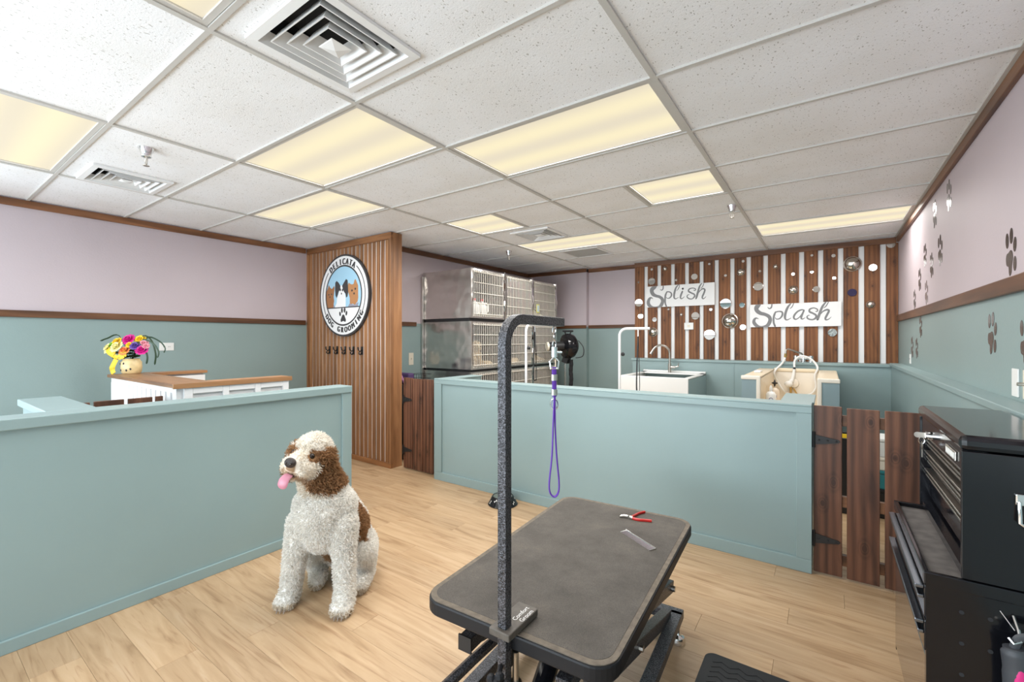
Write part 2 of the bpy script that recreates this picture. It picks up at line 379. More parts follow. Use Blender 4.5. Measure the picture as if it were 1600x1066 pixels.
mb.box(-.92, .02, YF - .08, YF - .02, .35, .47); mb.box(-.92, .02, YF - .08, YF - .02, 2.27, 2.35)
dr1 = struct('added_door_1', mb, TEEM, 'added glazed door around the fill light, out of the view')  # unseen door, made up to hold the right-side fill
obj('pane', MB().box(-.92, .02, YF - .055, YF - .045, .47, 2.27), GLASS, dr1)
mb = MB()
for y in (-2.22, -1.18, -.14): mb.box(XL - .08, XL - .02, y, y + .06, .78, 2.32)
mb.box(XL - .08, XL - .02, -2.22, -.08, .78, .84); mb.box(XL - .08, XL - .02, -2.22, -.08, 2.26, 2.32)
win2 = struct('window_2', mb, TEEM, 'side window in the left wall, out of the view')
for y in (-2.16, -1.12): obj('pane', MB().box(XL - .055, XL - .045, y, y + .98, .84, 2.26), GLASS, win2)
# rear slab behind slat wall, closing the shell
mb = MB(); mb.box(XL - .1, XK - .1, 3.2, 3.3, 0, H + .12)
struct('wall_side', mb, GREEN, 'hidden wall behind the slatted partition')

# floor: planks run across the room
fl = struct('floor', MB().box(XL - .1, XR + .1, YF - .1, YB + .1, -.08, -.006), DARK, 'pale maple plank floor')
PW, PL = .152, 1.22
pk = {}
def plank(x0, x1, y0, y1):
    key = round(x1 - x0, 3)
    if key not in pk:
        q = MB(); l = x1 - x0; q.cbox(.0004, l - .0004, .0003, PW - .0003, -.006, 0, .0007); pk[key] = q.mesh('plank', PLANK)
    link('plank', pk[key], fl, (x0, y0, 0))
row = 0; y = -.42
while y < YB:
    off = (row * .437 + random.choice([0, .12, .25])) % PL
    x = XL - off
    while x < XR:
        a, b = max(x, XL), min(x + PL, XR)
        if b - a > .04: plank(a, b, y, y + PW)
        x += PL
    y += PW; row += 1
struct('trim_9', MB().box(XL, XR, YF, -.42, -.006, 0), PLANK, 'maple floor strip nearest the shopfront')

# ceiling: hung tiles in a grid of bars
ce = struct('ceiling', MB().box(XL - .1, XR + .1, YF - .1, YB + .1, H + .12, H + .2), DARK, 'white suspended ceiling of speckled acoustic tiles')
LIGHTS = {}   # cell -> (x0frac,x1frac)
for c in ((1, 3), (0, 2), (-1, 3), (-1, 0), (1, 0), (0, 7), (2, 8)): LIGHTS[c] = (0, 1)
LIGHTS[(1, 5)] = (.5, 1); LIGHTS[(0, 5)] = (0, .5)
G = .012
tk = {}
def ctile(x0, x1, y0, y1):
    if x1 - x0 < .05 or y1 - y0 < .05: return
    key = (round(x1 - x0, 3), round(y1 - y0, 3))
    if key not in tk:
        q = MB(); l, wd = key
        q.cbox(0, l, 0, wd, 0, .02, .004); q.xform(lambda a, b, c: (a, b, .022 - c)); tk[key] = q.mesh('ceiling_tile', TILE)
    link('ceiling_tile', tk[key], ce, (x0, y0, H + .004))
def in_room(x, y): return not (x < XK - .05 and y > 3.2)
# square openings cut for the air vents: cell -> x0, x1, y0, y1
VENTS = {(1, 1): (-1.755, -1.305, .775, 1.225), (-1, 1): (-4.235, -3.805, .775, 1.215), (0, 6): (-2.735, -2.275, 3.835, 4.295), (0, 8): (-2.79, -2.27, 5.02, 5.50)}
def holed_tile(x0, x1, y0, y1, h):
    e = .03; a, b, c, d = h[0] + e, h[1] - e, h[2] + e, h[3] - e; q = MB(); z0, z1 = H + .004, H + .026
    q.box(x0, a, y0, y1, z0, z1); q.box(b, x1, y0, y1, z0, z1); q.box(a, b, y0, c, z0, z1); q.box(a, b, d, y1, z0, z1)
    obj('ceiling_tile', q, TILE, ce)
for a in range(-2, 4):
    for b in range(-4, 11):
        x0, x1 = OX + a * 1.2192, OX + (a + 1) * 1.2192; y0, y1 = OY + b * .6096, OY + (b + 1) * .6096
        x0, x1 = max(x0, XL), min(x1, XR); y0, y1 = max(y0, YF), min(y1, YB)
        if x1 - x0 < .05 or y1 - y0 < .05 or not in_room((x0 + x1) / 2, y0 + .05): continue
        if (a, b) in LIGHTS:
            f0, f1 = LIGHTS[(a, b)]
            if f0 > 0: ctile(x0, OX + (a + f0) * 1.2192, y0, y1)
            if f1 < 1: ctile(OX + (a + f1) * 1.2192, x1, y0, y1)
        elif (a, b) in VENTS: holed_tile(x0, x1, y0, y1, VENTS[(a, b)])
        else: ctile(x0, x1, y0, y1)
gk = {}
def gbar(x0, x1, y0, y1):
    key = (round(x1 - x0, 3), round(y1 - y0, 3))
    if key not in gk:
        q = MB(); q.box(0, key[0], 0, key[1], 0, .010); gk[key] = q.mesh('grid_bar', TEEM)
    link('grid_bar', gk[key], ce, (x0, y0, H - .004))
for a in range(-1, 4):
    x = OX + a * 1.2192
    if x > XR: continue
    y = YF
    while y < YB - .01:
        y2 = min(y + 1.2192 * 2, YB)
        if x < XK: y2 = min(y2, 3.04)
        if y2 > y + .02: gbar(x - G, x + G, y, y2)
        y += 1.2192 * 2
for a in range(-2, 4):
    x0, x1 = max(OX + a * 1.2192 + G, XL), min(OX + (a + 1) * 1.2192 - G, XR)
    if x1 - x0 < .05: continue
    for b in range(-4, 11):
        y = OY + b * .6096
        if y < YF or y > YB - .03 or not in_room((x0 + x1) / 2, y): continue
        gbar(max(x0, XK if y > 3.2 else XL), x1, y - G * .8, y + G * .8)
for (a, b, f) in ((1, 5, .5), (0, 5, .5)):
    x = OX + (a + f) * 1.2192; gbar(x - G, x + G, OY + b * .6096 + G, OY + (b + 1) * .6096 - G)

def bx(*a): return MB().box(*a)
# ceiling troffers: each carries its own lamp
LL = {(1, 3): 'largest cream ceiling light panel, in the middle of the view',
      (0, 2): 'cream ceiling light panel nearest the big square vent, above the dog',
      (-1, 3): 'cream ceiling light panel directly before the slatted partition',
      (-1, 0): 'cream ceiling light panel at the left edge, beside the small square vent',
      (1, 0): 'cream ceiling light panel cut by the top edge of the view',
      (0, 7): 'long cream ceiling light panel before the perforated return grille',
      (2, 8): 'narrow cream ceiling light panel nearest the right wall, above the bubble boards',
      (1, 5): 'half size cream ceiling light panel beside the right sprinkler',
      (0, 5): 'half size cream ceiling light panel beside the rear square vent'}
for (a, b), (f0, f1) in LIGHTS.items():
    x0, x1 = OX + (a + f0) * 1.2192 + G, OX + (a + f1) * 1.2192 - G; y0, y1 = OY + b * .6096 + G, OY + (b + 1) * .6096 - G
    x1 = min(x1, XR - .01)
    t = thing('ceiling_light', LL[(a, b)], 'ceiling light', ((x0 + x1) / 2, (y0 + y1) / 2, H + .006), 'ceiling light panels')
    e = .022; mb = MB()
    mb.box(x0, x1, y0, y0 + e, H + .001, H + .03); mb.box(x0, x1, y1 - e, y1, H + .001, H + .03)
    mb.box(x0, x0 + e, y0 + e, y1 - e, H + .001, H + .03); mb.box(x1 - e, x1, y0 + e, y1 - e, H + .001, H + .03)
    mb.box(x0, x1, y0, y1, H + .09, H + .1)
    obj('frame', mb, TEEM, t)
    obj('diffuser', bx(x0 + e, x1 - e, y0 + e, y1 - e, H + .010, H + .016), DIFF, t)
    if LAMPW:
        l = area('lamp', ((x0 + x1) / 2, (y0 + y1) / 2, H + .008), (0, 0, 0), x1 - x0 - .06, y1 - y0 - .06, LAMPW * (x1 - x0) / 1.2 * (1.0 if a == 2 else 1.75 if b > 4 else .3 if b < 1 else .7 if a < 0 else 1.1), (1, .985, .96)); l.data.spread = math.radians(170)

# crown and chair rails
def trim(n, mb, m, label): return struct('trim_%d' % n, mb, m, label, bevel=.004)
trim(1, bx(XL, XL + .022, YF, 3.03, H - .062, H - .004), BROWNY, 'brown crown moulding along the left wall')
trim(2, bx(XR - .022, XR, YF, 6.37, H - .062, H - .004), BROWNY, 'brown crown moulding along the right wall')
trim(3, bx(XK, XK + .022, 3.22, 6.43, H - .062, H - .004), BROWNY, 'brown crown moulding above the kennel cages')
mb = bx(XK, -3.10, 6.408, 6.43, H - .062, H - .004); mb.box(-3.122, -3.10, 6.43, 6.5, H - .062, H - .004); mb.box(-3.10, -2.30, 6.498, YB, H - .062, H - .004)
trim(4, mb, BROWN, 'brown crown moulding on the back wall')
trim(5, bx(XL, XL + .022, YF, 3.03, 1.52, 1.575), BROWNY, 'brown chair rail between lilac and green on the left wall')
trim(6, bx(XR - .022, XR, YF, 6.36, 1.535, 1.605), BROWNY, 'brown chair rail between lilac and green on the right wall')
trim(7, bx(XK, XK + .022, 3.22, 3.86, 1.505, 1.555), BROWNY, 'short brown chair rail beside the kennel cages')
mb = bx(XK, -3.10, 6.408, 6.43, 1.515, 1.565); mb.box(-3.10, -2.31, 6.498, YB, 1.515, 1.565)
trim(8, mb, BROWN, 'brown chair rail on the back wall')

# ------------------------------------------------------------------ bubble board wall
pw = struct('wall_boards', MB().box(-2.30, XR, 6.42, 6.6, 0, H + .1), WHITEP, 'white feature wall striped with upright brown boards')
BX = []
for i in range(16):
    x0 = -2.306 + i * .1893; x1 = min(x0 + .1375, XR - .004); BX.append((x0, x1))
    q = bx(0, x1 - x0, 0, .02, 0, H - .065 - 1.075)
    obj('board', q, BOARD, pw, bevel=.002, loc=(x0, 6.40, 1.075))
obj('top_board', bx(-2.306, XR - .022, 6.385, 6.42, H - .068, H - .004), BROWN, pw, bevel=.003)
# green ledge wall below, turning the corner along the right wall
mb = MB(); mb.box(-2.25, XR, 6.16, 6.42, 0, 1.045); le = struct('wall_ledge', mb, GREENP, 'low green ledge wall under the brown boards and along the right wall')
obj('ledge_cap', bx(-2.27, XR, 6.145, 6.42, 1.045, 1.075), GREENP, le, bevel=.004)
obj('side_wall', bx(.555, XR, 1.0, 6.16, 0, 1.06), GREENP, le)
obj('side_cap', bx(.54, XR, 1.0, 6.15, 1.06, 1.092), GREENP, le, bevel=.004)
for x in (-.95, .05): obj('seam_strip', bx(x, x + .006, 6.155, 6.16, 0, 1.045), GREENP, le)

BUB = [('m',-2.25,2.176,.015),('m',-2.056,2.346,.018),('d',-1.869,2.34,.033),('m',-2.056,2.174,.05),('m',-1.716,2.166,.016),('m',-1.473,2.194,.042),('m',-1.284,2.348,.015),('m',-1.086,2.179,.018),('m',-.879,2.346,.018),('d',-.907,2.207,.048),('m',-.69,2.199,.017),('m',-.707,2.01,.055),('m',-2.244,1.873,.056),('m',-2.218,1.679,.04),('m',-2.015,1.624,.033),('d',-2.038,1.445,.066),('m',-1.82,1.764,.016),('d',-1.646,1.683,.021),('m',-1.461,1.66,.052),('m',-1.265,1.741,.019),('m',-1.281,1.404,.07),('m',-1.084,1.81,.067),('m',-.892,1.782,.033),('d',-1.033,1.583,.098),('m',-.882,1.497,.036),('d',-.52,2.244,.027),('m',-.335,2.134,.018),('m',-.146,2.341,.014),('m',-.146,2.146,.019),('m',.063,2.315,.021),('m',.069,2.054,.018),('d',-.336,1.942,.053),('m',-.102,1.935,.036),('d',.238,2.203,.086),('p',.236,1.876,.043),('m',.421,2.144,.038),('d',.402,1.733,.042),('m',.575,2.382,.038),('s',.053,1.42,.045)]
FACING = {(-1.084, 1.81), (-.892, 1.782), (-1.265, 1.741), (-.882, 1.497)}
ORD = ['first', 'second', 'third', 'fourth', 'fifth', 'sixth', 'seventh', 'eighth', 'ninth', 'tenth', 'eleventh', 'twelfth', 'thirteenth', 'fourteenth', 'fifteenth', 'last']
brd = [min(range(16), key=lambda i: abs((BX[i][0] + BX[i][1]) / 2 - b[1])) for b in BUB]
PURM = plain('purple_mirror', (.07, .06, .14), .12, .6); SCUF = plain('scuffed_mirror', (.26, .28, .27), .35, .8, bscale=60, bstr=.6, var=.4, vscale=40)
for i, (k, x, z, r) in enumerate(BUB):
    same = sorted([j for j in range(len(BUB)) if brd[j] == brd[i]], key=lambda j: -BUB[j][2]); rk = same.index(i)
    pos = 'alone' if len(same) == 1 else ('topmost' if rk == 0 else 'lowest' if rk == len(same) - 1 else ORD[rk] + ' from the top')
    sz = 'tiny' if r < .022 else 'small' if r < .045 else 'large'
    desc = {'m': 'flat mirror disc', 'd': 'domed mirror', 'p': 'dark purple mirror disc', 's': 'scuffed grey mirror disc'}[k]
    lab = '%s %s, %s on the %s brown board from left' % (sz, desc, pos, ORD[brd[i]])
    if k == 'd':
        t = thing('mirror_dome', lab, 'wall mirror', (x, 6.399, z), 'mirror bubbles on the brown boards')
        hgt = r * .62; prof = [(max(.0005, r * .9 * math.cos(a)), hgt * math.sin(a) + .006) for a in [PI / 2 * q / 7 for q in range(8)]]
        obj('dome', MB().lathe(prof, (x, 6.399, z), 28, 'y'), DOME, t, smooth=True)
        obj('rim', MB().lathe([(r * .88, 0), (r, 0), (r * .99, .004), (r * .90, .008)], (x, 6.399, z), 28, 'y'), STEEL, t)
    else:
        q = MB().lathe([(r * .98, 0), (r, .001), (r, .004), (r * .95, .005)], (0, 0, 0), 28, 'y')
        # every disc is stuck on very slightly askew
        o = obj('mirror_disc', q, {'m': MIRROR, 'p': PURM, 's': SCUF}[k], loc=(x, 6.3985 - r * .08, z), rot=(0 if (x, z) in FACING else -random.uniform(.05, .115), 0, random.uniform(-.03, .03)))
        tag(o, lab, 'wall mirror', 'mirror bubbles on the brown boards')

def catmull(pts, n=8):
    out = []; P = [pts[0]] + list(pts) + [pts[-1]]
    for i in range(1, len(P) - 2):
        for k in range(n):
            t = k / n
            out.append([.5 * (2 * b + (c - a) * t + (2 * a - 5 * b + 4 * c - d) * t * t + (3 * b - a - 3 * c + d) * t ** 3) for a, b, c, d in zip(P[i - 1], P[i], P[i + 1], P[i + 2])])
    out.append(list(pts[-1])); return out
def stroke(mb, pts, frame, d0, d1):
    """pen stroke of changing width: flat ribbon with rounded ends"""
    P = catmull(pts); k = len(P); Lp = []; Rp = []
    for i in range(k):
        dx = P[min(i + 1, k - 1)][0] - P[max(i - 1, 0)][0]; dy = P[min(i + 1, k - 1)][1] - P[max(i - 1, 0)][1]; l = math.hypot(dx, dy) or 1
        h = max(P[i][2] * 1.2, 6) / 2
        Lp.append((P[i][0] - dy / l * h, P[i][1] + dx / l * h)); Rp.append((P[i][0] + dy / l * h, P[i][1] - dx / l * h))
    vs = [frame(*p, d1) for p in Lp] + [frame(*p, d1) for p in Rp]
    mb.add(vs, [(i, i + 1, k + i + 1, k + i) for i in range(k - 1)])
    for c in (P[0], P[-1]):
        n = 10; mb.add([frame(c[0] + math.cos(2 * PI * j / n) * max(c[2], 3) / 2, c[1] + math.sin(2 * PI * j / n) * max(c[2], 3) / 2, d1) for j in range(n)], [tuple(range(n))])
def script_sign(label, strokes, x0, x1, z0, z1, s0, s1, top, bot, yf, groups):
    t = thing('painted_sign', label, 'sign', ((x0 + x1) / 2, yf, z0))
    obj('sign_board', bx(x0, x1, yf, yf + .018, z0, z1), WHITEP, t, bevel=.002)
    def fr(px, py, d):
        s = (px - s0) / (s1 - s0); tt = (bot[0] + bot[1] * s - py) / ((bot[0] + bot[1] * s) - (top[0] + top[1] * s))
        tt = min(.995, max(.005, tt))
        return (x0 + s * (x1 - x0), yf - d, z0 + tt * (z1 - z0))
    for let in groups:
        mb = MB()
        for i in let: stroke(mb, strokes[i], fr, 0, .0008 + .00006 * i)
        obj('letter', mb, SCRIPT, t)
SPLISH = [[(400,225,10),(425,240,14),(458,215,22),(465,150,20)],
 [(320,120,40),(275,180,56),(222,215,72),(208,260,72),(235,320,66),(300,355,50),(380,375,48),(440,420,58),(450,480,60),(420,545,60),(370,585,45),(270,594,30),(190,580,50),(138,530,62),(132,470,58),(160,415,45),(200,395,22),(232,415,10)],
 [(535,575,26),(510,510,30),(505,420,32),(515,340,32),(545,272,22)], [(545,272,18),(600,275,20),(640,305,26),(640,355,28),(600,400,20),(550,405,12),(530,380,8)],
 [(755,250,8),(795,200,14),(815,145,12),(805,118,10)], [(800,122,14),(745,180,26),(715,260,34),(700,340,34),(705,400,26),(740,415,16),(795,385,8)],
 [(875,265,26),(845,340,32),(835,395,26),(865,412,16),(920,370,7)], [(880,207,38),(886,209,38)],
 [(1105,235,10),(1135,245,16),(1145,215,18),(1090,195,16),(1020,215,22),(1005,260,28),(1060,295,26),(1120,325,26),(1125,370,26),(1080,415,18),(1020,415,20),(975,380,20),(985,340,16),(1022,330,8)],
 [(1250,205,8),(1290,160,14),(1314,100,12)], [(1275,95,12),(1230,160,26),(1200,260,34),(1170,370,34),(1155,415,24)],
 [(1175,350,12),(1230,260,14),(1290,210,22),(1332,230,26),(1315,300,28),(1285,370,28),(1287,408,22),(1315,412,14),(1355,370,7)]]
SPLASH = [[(365,170,10),(390,190,16),(425,170,20),(435,115,18)],
 [(235,105,40),(205,135,58),(170,180,64),(182,225,58),(240,265,50),(320,285,44),(385,320,50),(405,370,52),(385,430,52),(340,475,44),(250,487,26),(180,470,44),(130,420,50),(132,375,40),(165,345,20),(205,355,8)],
 [(488,475,26),(465,420,28),(462,350,28),(475,290,28),(497,243,20)], [(500,245,16),(560,235,18),(605,250,24),(605,300,26),(565,350,18),(510,360,12),(490,335,8)],
 [(730,190,8),(765,160,14),(792,100,12)], [(752,100,14),(695,170,30),(660,260,34),(650,330,32),(665,368,20),(700,368,14),(748,340,7)],
 [(960,215,10),(915,210,18),(850,240,22),(800,300,26),(795,345,24),(830,362,16),(890,320,14),(948,230,16)], [(952,222,22),(920,300,26),(910,345,24),(935,358,14),(972,335,6)],
 [(1130,235,8),(1155,235,16),(1160,205,18),(1105,180,16),(1045,200,22),(1040,240,26),(1090,265,24),(1140,300,26),(1130,345,24),(1080,368,18),(1020,355,20),(1000,325,18),(1020,300,12),(1045,300,6)],
 [(1255,180,8),(1290,150,14),(1326,85,12)], [(1290,85,16),(1240,150,28),(1200,250,34),(1170,340,34),(1160,370,26)],
 [(1185,310,10),(1240,240,16),(1300,210,24),(1332,225,26),(1305,290,28),(1280,345,26),(1290,370,20),(1330,360,12),(1365,325,6)]]
script_sign('white sign painted with the grey word Splish', SPLISH, -2.135, -1.215, 1.80, 2.10, 75, 1525, (172, -97), (597, -57), 6.380, [(0, 1), (2, 3), (4, 5), (6, 7), (8,), (9, 10, 11)])
script_sign('white sign painted with the grey word Splash', SPLASH, -.80, .137, 1.495, 1.78, 55, 1515, (130, -55), (493, -22), 6.378, [(0, 1), (2, 3), (4, 5), (6, 7), (8,), (9, 10, 11)])

# ------------------------------------------------------------------ slatted partition with the round sign
pt = struct('wall_partition', MB().box(XL, -3.74, 3.074, 3.20, 0, H - .002), WHITEP, 'wood slatted partition carrying the round sign')
xs = [-5.225 + i * .0715 for i in range(21)]
for i, x in enumerate(xs):
    q = bx(0, .0525, 0, .010, 0, H - .075 - .05)
    obj('slat', q, SLAT, pt, bevel=.0012, loc=(x, 3.064, .05))
obj('top_trim', bx(XL, -3.69, 3.05, 3.085, H - .075, H - .004), SLATX, pt, bevel=.003)
obj('bottom_trim', bx(XL, -3.69, 3.05, 3.085, 0, .052), SLATX, pt, bevel=.003)
obj('edge_trim', bx(-3.725, -3.69, 3.05, 3.085, .052, H - .075), SLAT, pt, bevel=.003)
obj('edge_trim', bx(XL, -5.24, 3.05, 3.085, .052, H - .075), SLAT, pt, bevel=.003)
obj('end_board', bx(-3.74, -3.69, 3.085, 3.20, 0, H - .004), SLAT, pt, bevel=.003)

def text_geo(s, size):
    cu = bpy.data.curves.new('t', 'FONT'); cu.body = s; cu.size = size; cu.align_x = 'CENTER'; cu.resolution_u = 3
    o = bpy.data.objects.new('t', cu); COL.objects.link(o); bpy.context.view_layer.update()
    me = o.to_mesh(); vs = [tuple(v.co) for v in me.vertices]; fs = [list(p.vertices) for p in me.polygons]
    o.to_mesh_clear(); bpy.data.objects.remove(o); bpy.data.curves.remove(cu)
    return vs, fs
SC = Vector((-4.486, 3.064, 1.841)); R0 = .467
def sf(a, b, d): return (SC.x + a, SC.y - .03 - d, SC.z + b)
def circ(r, a0=0, a1=2 * PI, n=64, cx=0, cz=0): return [(cx + r * math.cos(a0 + (a1 - a0) * i / n), cz + r * math.sin(a0 + (a1 - a0) * i / n)) for i in range(n + (abs(a1 - a0) < 6.28))]
def flat(mb, poly, d, f=sf):
    mb.add([f(a, b, d) for a, b in poly], [tuple(range(len(poly)))])
def ring(mb, r0, r1, d, a0=0, a1=2 * PI, n=72):
    A = circ(r0, a0, a1, n); B = circ(r1, a0, a1, n); k = len(A); full = abs(a1 - a0) > 6.28
    mb.add([sf(*p, d) for p in A] + [sf(*p, d) for p in B], [(i, (i + 1) % k, k + (i + 1) % k, k + i) for i in range(k if full else k - 1)])
sg = thing('round_sign', 'round black and white emblem sign with three dogs on the slatted partition', 'sign', (SC.x, SC.y, SC.z - R0))
obj('sign_disc', MB().prism(circ(R0), sf, -.03, 0), INK, sg)
mb = MB(); flat(mb, circ(.446), .0008); obj('white_face', mb, WHITEP, sg)
SKYB = plain('sign_sky_blue', (.36, .60, .76), .5)
zl = -.137; al = math.asin(zl / .335)
mb = MB(); flat(mb, circ(.335, al, PI - al, 60), .0012); obj('sky_panel', mb, SKYB, sg)
mb = MB(); ring(mb, .328, .346, .0028); ring(mb, .392, .404, .0024, math.radians(136), math.radians(212), 30); ring(mb, .392, .404, .0024, math.radians(-32), math.radians(52), 30)
mb.add([sf(a, b, .0020) for a, b in ((-.31, zl - .006), (.31, zl - .006), (.31, zl + .006), (-.31, zl + .006))], [(0, 1, 2, 3)])
obj('ring_lines', mb, INK, sg)
def arc_text(s, a0, a1, inward, size, rr, squeeze):
    n = len(s)
    for i, ch in enumerate(s):
        if ch == ' ': continue
        mb = MB(); a = math.radians(a0 + (a1 - a0) * i / (n - 1)); vs, fs = text_geo(ch, size)
        ca, sa = (math.sin(a), -math.cos(a)) if not inward else (-math.sin(a), math.cos(a))
        ux, uz = (ca, sa)                       # reading direction
        vx, vz = (-uz, ux)                      # letter's up direction
        px, pz = rr * math.cos(a), rr * math.sin(a); h = size * .36
        mb.add([sf(px + ux * x * squeeze + vx * (y_ - h), pz + uz * x * squeeze + vz * (y_ - h), .0015) for x, y_, _ in vs], fs)
        # a second offset pass thickens the strokes
        for o_ in (.004, -.004, .008, -.008): mb.add([sf(px + ux * (x * squeeze + o_) + vx * (y_ - h), pz + uz * (x * squeeze + o_) + vz * (y_ - h), .0015 + abs(o_) * .05 + (o_ > 0) * .0001) for x, y_, _ in vs], fs)
        obj('letter', mb, INK, sg)
arc_text('DELICATA', 127, 59, False, .098, .388, .72)
arc_text('DOG GROOMING', 217, 328, True, .088, .388, .78)
# paw emblem
mb = MB()
def ell(cx, cz, rx, rz, rot=0, n=20): return [(cx + rx * math.cos(t) * math.cos(rot) - rz * math.sin(t) * math.sin(rot), cz + rx * math.cos(t) * math.sin(rot) + rz * math.sin(t) * math.cos(rot)) for t in [2 * PI * i / n for i in range(n)]]
for c in ((-.060, -.208, .017, .027, .25), (-.024, -.170, .018, .030, .05), (.026, -.168, .018, .030, -.05), (.060, -.204, .017, .027, -.25)): flat(mb, ell(*c), .0012)
flat(mb, [(0, -.215), (.02, -.225), (.035, -.25), (.05, -.275), (.047, -.298), (.03, -.3), (0, -.29), (-.03, -.3), (-.047, -.298), (-.05, -.275), (-.035, -.25), (-.02, -.225)], .0012)
obj('paw_emblem', mb, INK, sg)
def pp(x, y_): return ((x - 568) / 462 * R0, -(y_ + .085 * (x - 568) - 249) / 764 * R0)
BRN = plain('sign_brown', (.34, .15, .06), .5); BRN2 = plain('sign_tan', (.46, .22, .09), .5); GRY = plain('sign_grey', (.30, .30, .36), .5)
mb = MB(); d = .0014
mb.mi = 0; flat(mb, [pp(*p) for p in ((245,495),(238,400),(232,300),(245,180),(270,110),(290,45),(312,95),(345,125),(365,110),(395,65),(405,110),(395,200),(385,280),(395,350),(385,420),(375,484))], d)
mb.mi = 3; flat(mb, [pp(*p) for p in ((375,484),(385,420),(412,470),(405,483))], d)
mb.mi = 2
for c in ((290, 235), (345, 225), (312, 280)): flat(mb, [(a + pp(*c)[0], b + pp(*c)[1]) for a, b in ell(0, 0, .012, .009)], d + .0004)
obj('dog_picture', mb, [BRN, BRN2, INK, GRY], sg)
mb = MB(); mb.mi = 0; flat(mb, [pp(*p) for p in ((405,481),(440,400),(450,300),(480,220),(500,120),(520,60),(545,60),(565,120),(600,200),(615,300),(615,465))], d)
mb.mi = 1
L1 = [(535,720),(560,685),(600,720),(635,780),(630,850),(600,890),(580,960),(560,1010),(540,960),(530,850)]; L2 = [(665,780),(700,720),(740,655),(768,680),(775,780),(780,900),(765,980),(740,1000),(730,930),(700,890),(680,840)]
for Q in (L1, L2): flat(mb, [pp(x - 118, y_ - 710) for x, y_ in Q], d + .0003)
for c, r in (((515, 145), .016), ((555, 150), .016), ((535, 215), .012)): flat(mb, [(a + pp(*c)[0], b + pp(*c)[1]) for a, b in ell(0, 0, r * .8, r)], d + .0004)
obj('dog_picture', mb, [WHITEP, INK], sg)
mb = MB(); mb.mi = 1; flat(mb, [pp(*p) for p in ((652,464),(690,390),(760,420),(845,370),(838,452))], d)
mb.mi = 0; flat(mb, [pp(*p) for p in ((690,390),(690,300),(665,200),(655,130),(655,60),(670,15),(700,40),(730,50),(760,40),(775,-30),(795,-45),(820,20),(840,70),(840,200),(842,290),(830,360),(780,420),(740,400),(715,410))], d + .0002)
mb.mi = 2
for c in ((730, 160), (790, 130), (768, 215)): flat(mb, [(a + pp(*c)[0], b + pp(*c)[1]) for a, b in ell(0, 0, .014, .012)], d + .0005)
obj('dog_picture', mb, [BRN2, GRY, INK], sg)

# coat hooks
HL = ['first', 'second', 'third', 'fourth', 'fifth']
hk = [None] * 2
for i in range(5):
    x = -4.795 + i * .153; z = 1.217
    t = thing('coat_hook', 'black double coat hook on the slatted partition, %s from the left' % HL[i], 'hook', (x, 3.064, z), 'coat hooks under the round sign')
    if i == 0:
        hm = [MB().box(-.014, .014, -.006, 0, -.045, .045).mesh('plate', BLACKM),
              MB().tube([(0, -.004, .01), (0, -.03, -.01), (0, -.05, .01), (0, -.055, .04)], [.006, .006, .007, .009], 8).tube([(0, -.004, -.02), (0, -.025, -.045), (0, -.04, -.035), (0, -.042, -.015)], [.006, .006, .007, .008], 8).mesh('prongs', BLACKM, True)]
    for nm, me in zip(('plate', 'prongs'), hm):
        o = bpy.data.objects.new(nm, me); COL.objects.link(o); o.parent = t

# ------------------------------------------------------------------ low green walls
po = struct('wall_reception', bx(-2.99, -2.87, -1.6, 1.985, 0, .955), GREENP, 'low green wall on the left behind the dog')
obj('cap', bx(-3.01, -2.845, -1.6, 2.0, .955, 1.003), GREENP, po, bevel=.004)
obj('base_trim', bx(-2.87, -2.855, -1.6, 1.985, 0, .058), GREENP, po, bevel=.003)
obj('end_trim', bx(-2.87, -2.855, 1.925, 1.99, .058, .955), GREENP, po, bevel=.002)
obj('end_board', bx(-2.99, -2.855, 1.985, 2.0, 0, .955), GREENP, po, bevel=.002)
po2 = struct('wall_return', bx(-3.74, -2.99, .47, .61, 0, .965), GREENP, 'short green wall stub behind the left low wall')
obj('cap', bx(-3.76, -3.01, .45, .63, .965, 1.003), GREENP, po2, bevel=.004)
pf = struct('wall_bathing', bx(-3.07, -.08, 3.085, 3.20, 0, .955), GREENP, 'low green wall between the main room and the bathing room')
obj('cap', bx(-3.085, -.07, 3.07, 3.215, .955, .967), GREENP, pf, bevel=.003)
obj('top_rail', bx(-3.085, -.07, 3.07, 3.085, .918, .955), GREENP, pf, bevel=.002)
obj('bottom_rail', bx(-3.085, -.07, 3.07, 3.085, 0, .078), GREENP, pf, bevel=.003)
obj('stile', bx(-3.085, -2.99, 3.07, 3.085, .078, .918), GREENP, pf, bevel=.003)
obj('stile', bx(-.145, -.07, 3.07, 3.085, .078, .918), GREENP, pf, bevel=.003)
obj('return_wall', bx(-.225, -.07, 3.20, 3.66, 0, .955), GREENP, pf)
obj('return_cap', bx(-.235, -.06, 3.215, 3.67, .955, .967), GREENP, pf, bevel=.003)
obj('return_wall', bx(-3.085, -2.95, 3.20, 3.62, 0, .955), GREENP, pf)
obj('return_cap', bx(-3.09, -2.94, 3.215, 3.63, .955, .967), GREENP, pf, bevel=.003)

